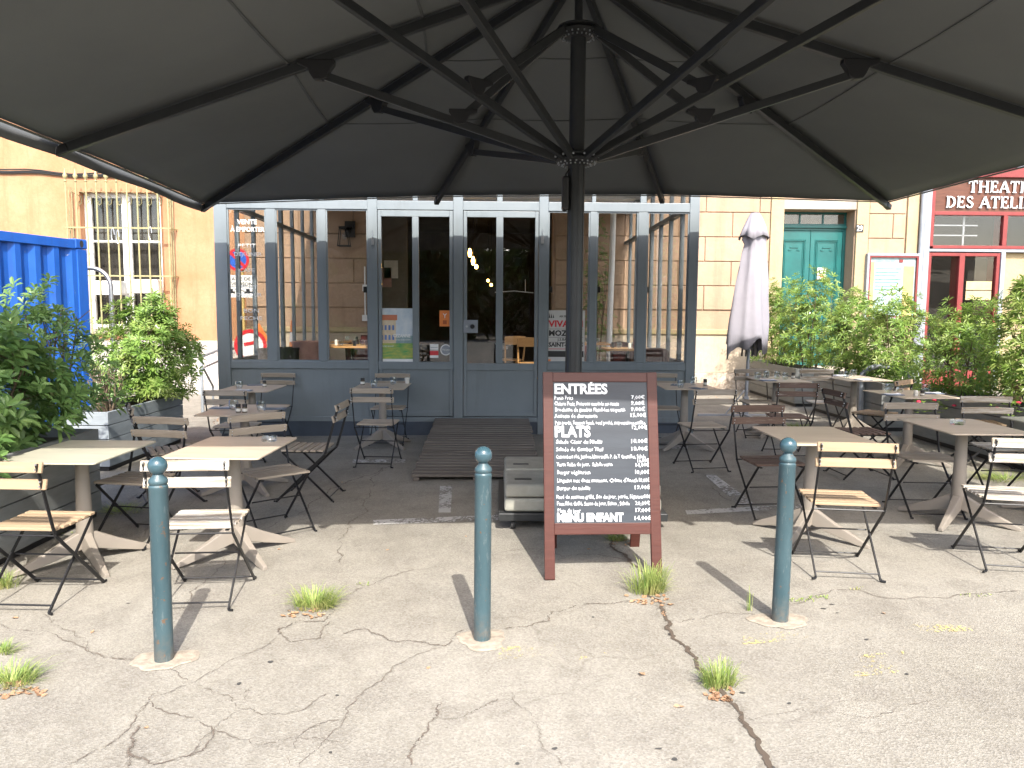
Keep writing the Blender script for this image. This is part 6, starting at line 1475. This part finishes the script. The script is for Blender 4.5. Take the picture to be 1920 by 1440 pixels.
def flowers(cx, cy, z, n, label, seed, bloom=True):
    r = random.Random(seed); rt = empty('trailing_plant', (cx, cy, z), label=label, cat='plant'); b_ = MB(); f_ = MB()
    for k in range(n):
        q = Vector((r.uniform(-.28, .28), r.uniform(-.16, .16), r.uniform(.0, .18)))
        for j in range(6):
            a = r.uniform(0, 6.28); d = Vector((math.cos(a), math.sin(a), r.uniform(0, .5))).normalized(); s_ = d.cross(Vector((0,0,1))) * .014; L1 = .05
            b_.add([q, q + d*L1*.5 - s_, q + d*L1, q + d*L1*.5 + s_], [(0,1,2,3)])
    for k in range(n // 5):
        q = Vector((r.uniform(-.25, .25), r.uniform(-.15, .15), r.uniform(.08, .2)))
        f_.lathe(q, [(0, -.012), (.02, -.008), (.026, .004), (.012, .014), (0, .010)], 7)
    b_.build('foliage', M['leafR'], rt); bloom and f_.build('blossom', mat('pink_red_petals', (.55, .03, .07), .6), rt)
flowers(5.05, 8.6, .5, 40, 'small plant with pink blossoms on the edge of the right planter', 3)
flowers(5.25, 7.3, .62, 30, 'red flowering plant in the right planter near the photo edge', 4)
c = P(1748, 800, .38)
flowers(-4.2, 8.35, .56, 34, 'small leafy plant in the second left planter under the bare twigs', 6, False)
# climbing plant inside the veranda right
shrub(1.9, 14.6, .5, .32, .25, 2.6, 120, .07, 'leafD', 'thin climbing plant by the white pipe inside the veranda', 21, base=.1, nst=5)

# ------------------------------------------------------------------ grass tufts, weeds, leaves
def tuft(px, py, rad, h, n, label, seed):
    p = P(px, py); r = random.Random(seed); b_ = MB(); ph = r.uniform(0, 6.28)
    for k in range(n):
        a = r.gauss(ph, 1.3) if k % 3 else r.uniform(0, 6.28); q = 1.35 * rad * r.random() ** .7 * .55; s = Vector((p.x + q * math.cos(a), p.y + q * .6 * math.sin(a), gz(p.x)))
        hh = h * r.choice((.35, .6, .8, 1.0, 1.25)) * r.uniform(.8, 1.1); out_ = Vector((math.cos(a + r.uniform(-.6, .6)), math.sin(a + r.uniform(-.6, .6)), 0)) * rad * r.uniform(.2, .9)
        w = Vector((-out_.y, out_.x, 0)).normalized() * .0022
        pts = [s, s + out_ * .25 + Vector((0,0,hh*.5)), s + out_ * .6 + Vector((0,0,hh*.85)), s + out_ + Vector((0,0,hh*(.7 + .3 * r.random())))]
        vs = []
        for i, q_ in enumerate(pts[:3]): vs += [q_ - w * (1 - i*.25), q_ + w * (1 - i*.25)]
        vs.append(pts[3]); b_.add(vs, [(0,1,3,2), (2,3,5,4), (4,5,6)])
    return thing(b_, 'grass_tuft', M['grass'], label, 'grass tuft', 'grass tufts sprouting from the cracks')
tuft(588, 1140, .15, .10, 420, 'grass tuft in the open pavement between the left and middle bollards', 1)
tuft(1213, 1110, .14, .15, 420, 'tall grass tuft at the right foot of the menu board', 2)
tuft(1348, 1288, .095, .10, 260, 'nearest grass tuft growing in the long crack', 3)
tuft(22, 1282, .14, .07, 260, 'low browning grass tuft at the left edge', 4)
tuft(8, 1100, .12, .10, 200, 'grass tuft at the left edge beside the front planter', 5)
tuft(1155, 1012, .10, .06, 180, 'small grass tuft in the shade under the menu board', 6)
tuft(1885, 900, .32, .06, 340, 'sparse grass patch at the foot of the right planter', 7)
tuft(440, 778, .22, .06, 0 + 200, 'scruffy grass left of the veranda corner', 8)
tuft(232, 960, .22, .05, 260, 'short grass at the foot of the left planter behind the front table', 9)
tuft(1405, 1145, .02, .14, 10, 'thin upright weed left of the right bollard', 10)
tuft(1500, 800, .25, .06, 200, 'grass growing under the back right tables by the planter', 12)
tuft(0, 1225, .10, .05, 120, 'tiny weeds at the extreme left edge', 13)
r = random.Random(9); b_ = MB()
for (x, y, w, n) in ((1500, 1127, 25, 50), (1605, 1105, 12, 16), (1535, 1122, 18, 40), (680, 1097, 12, 26), (1830, 1118, 30, 20), (150, 1000, 40, 50)):
    for k in range(n):
        p = P(x + r.uniform(-w, w), y + r.uniform(-3, 3)); a = r.uniform(0, 6.28); d = Vector((math.cos(a), math.sin(a), .9)) * .010; s_ = Vector((-d.y, d.x, 0)) * .35; z = Vector((p.x, p.y, gz(p.x) + .003))
        b_.add([z, z + d*.5 + s_, z + d, z + d*.5 - s_], [(0,1,2,3)])
o = b_.build('moss', M['grass'], top=True); tag(o, 'sparse moss and tiny weeds along the hairline cracks', 'moss', kind='stuff')
def leaf_mesh():
    b_ = MB(); vs = [(0, 0, .002), (.012, .012, .010), (.03, .017, .006), (.05, .0, .012), (.03, -.017, .012), (.012, -.012, .004), (.025, 0, .002)]
    b_.add(vs, [(0, 1, 6), (1, 2, 6), (2, 3, 6), (3, 4, 6), (4, 5, 6), (5, 0, 6)]); return b_
lp = leaf_mesh().build('fallen_leaf', M['dry']); first = True
lv = [(1205, 1262), (1262, 1325), (170, 1188), (25, 1158), (275, 1362), (1172, 1115), (1370, 1300), (560, 1150), (800, 1255), (872, 1005), (730, 1030), (1180, 1130), (1100, 1030), (640, 905), (1660, 1150), (310, 1205), (520, 1030)]
for i, (x, y) in enumerate(lv):
    o = lp if first else lp.copy()
    if not first: COL.objects.link(o)
    first = False; p = P(x, y); o.location = (p.x, p.y, gz(p.x) + .001); o.rotation_euler = (rnd.uniform(-.2, .2), rnd.uniform(-.2, .2), rnd.uniform(0, 6.28)); s = rnd.uniform(.45, .95); o.scale = (s, s, s)
    tag(o, 'single small dry brown leaf lying on the open pavement', 'leaf', 'dry leaves lying singly on the pavement')
b_ = MB(); r = random.Random(3)
for (x, y, w, h_, n) in ((570, 1152, 35, 7, 26), (1225, 1128, 30, 9, 30), (1352, 1306, 25, 10, 30), (45, 1295, 40, 14, 30), (1165, 1018, 22, 7, 14), (440, 792, 40, 8, 90), (1330, 745, 40, 8, 30), (1245, 1152, 6, 5, 4)):
    for k in range(n):
        p = P(x + r.uniform(-w, w), y + r.uniform(-h_, h_)); m_ = Matrix.Translation((p.x, p.y, gz(p.x) + .002)) @ Matrix.Rotation(r.uniform(0, 6.28), 4, 'Z') @ Matrix.Rotation(r.uniform(-.5, .5), 4, 'X') @ Matrix.Scale(r.uniform(.35, .8), 4)
        l_ = leaf_mesh(); l_.xf(m_); b_.add(l_.v, l_.f)
o = b_.build('leaf_litter', M['dry'], top=True); tag(o, 'small heaps of dry brown leaves caught round the grass tufts', 'leaf litter', kind='stuff')
# broken paving edge behind the left planter and right terrace grit
# ------------------------------------------------------------------ street trees behind the viewpoint, seen in the glass
def tree(x, y, h, seed, label):
    r = random.Random(seed); rt = empty('plane_tree', (x, y, gz(x)), label=label, cat='tree', group='street trees across the square, mirrored in the glass')
    b_ = MB(); b_.tube([(0,0,-.1), (.05, 0, h*.2), (0, .1, h*.42), (.1, 0, h*.7)], [.26, .21, .17, .07], 10)
    for k in range(7):
        a = 2*math.pi*k/7; z = h * r.uniform(.36, .55); b_.tube([(0, 0, z), (math.cos(a)*1.2, math.sin(a)*1.2, z + h*.14), (math.cos(a)*2.2, math.sin(a)*2.2, z + h*.26)], [.10, .06, .025], 6)
    b_.build('trunk', M['bark'], rt, smooth=True)
    b_ = MB()
    for k in range(2600):
        d = Vector((r.gauss(0, 1), r.gauss(0, 1), r.gauss(0, 1))).normalized(); q = r.random() ** .4
        c = Vector((d.x * 5.2 * q, d.y * 3.6 * q, h * .56 + d.z * h * .42 * q)); c += Vector((math.sin(c.z*2), math.cos(c.z*2.3), 0)) * .3
        n_ = Vector((r.gauss(0, 1), r.gauss(0, 1), r.gauss(0, 1))).normalized(); a = n_.orthogonal().normalized(); bb = n_.cross(a); s = r.uniform(.26, .46)
        b_.add([c - a*s, c - bb*s*.6, c + a*s, c + bb*s*.6], [(0,1,2,3)])
    b_.build('crown', M['leafT'], rt)
tree(-16, -29, 8.6, 1, 'street tree behind the viewpoint, mirrored at the left of the glass'); tree(-5, -30, 9.2, 2, 'street tree straight behind the viewpoint, mirrored in the doors'); tree(5, -29, 8.8, 3, 'street tree behind the viewpoint, mirrored right of the doors'); tree(15, -30, 9.0, 4, 'street tree behind the viewpoint, mirrored far right')

bd = empty('terrace_houses', (0, -43, 0), label='long pale house across the square behind the viewpoint', cat='house')  # unseen house added as a dark backdrop for the veranda glass
b_ = MB(); b_.b2(-45, 45, -46, -40, -.6, 7.5); b_.build('wall', M['stone_trim'], bd, world=True)
b_ = MB(); b_.b2(-45.4, 45.4, -46.4, -39.6, 7.502, 7.8); b_.build('roof', M['rubble'], bd, world=True)
for k in range(13):
    for zz in (1.0, 4.6):
        b_ = MB(); b_.b2(-38 + k*6.2, -36.8 + k*6.2, -40.02, -39.97, zz, zz + 2.0); b_.build('window', M['dark'], bd, world=True)
for i, (x, y, rx_, seed) in enumerate([(-18, -27, 5.4, 31), (-6, -27, 6.0, 32), (6, -27, 5.6, 33), (18, -27, 6.0, 34)]):  # hedges added out of view so the glass mirrors less bright sky
    shrub(x, y, 0, rx_, 1.3, 3.4, 420, .55, 'leafT', ['hedge far behind the viewpoint, mirrored left', 'hedge behind the viewpoint, mirrored in the left door', 'hedge behind the viewpoint, mirrored in the right door', 'hedge far behind the viewpoint, mirrored right'][i], seed, base=0, kpl=9, lw=.5, group='hedges across the square')
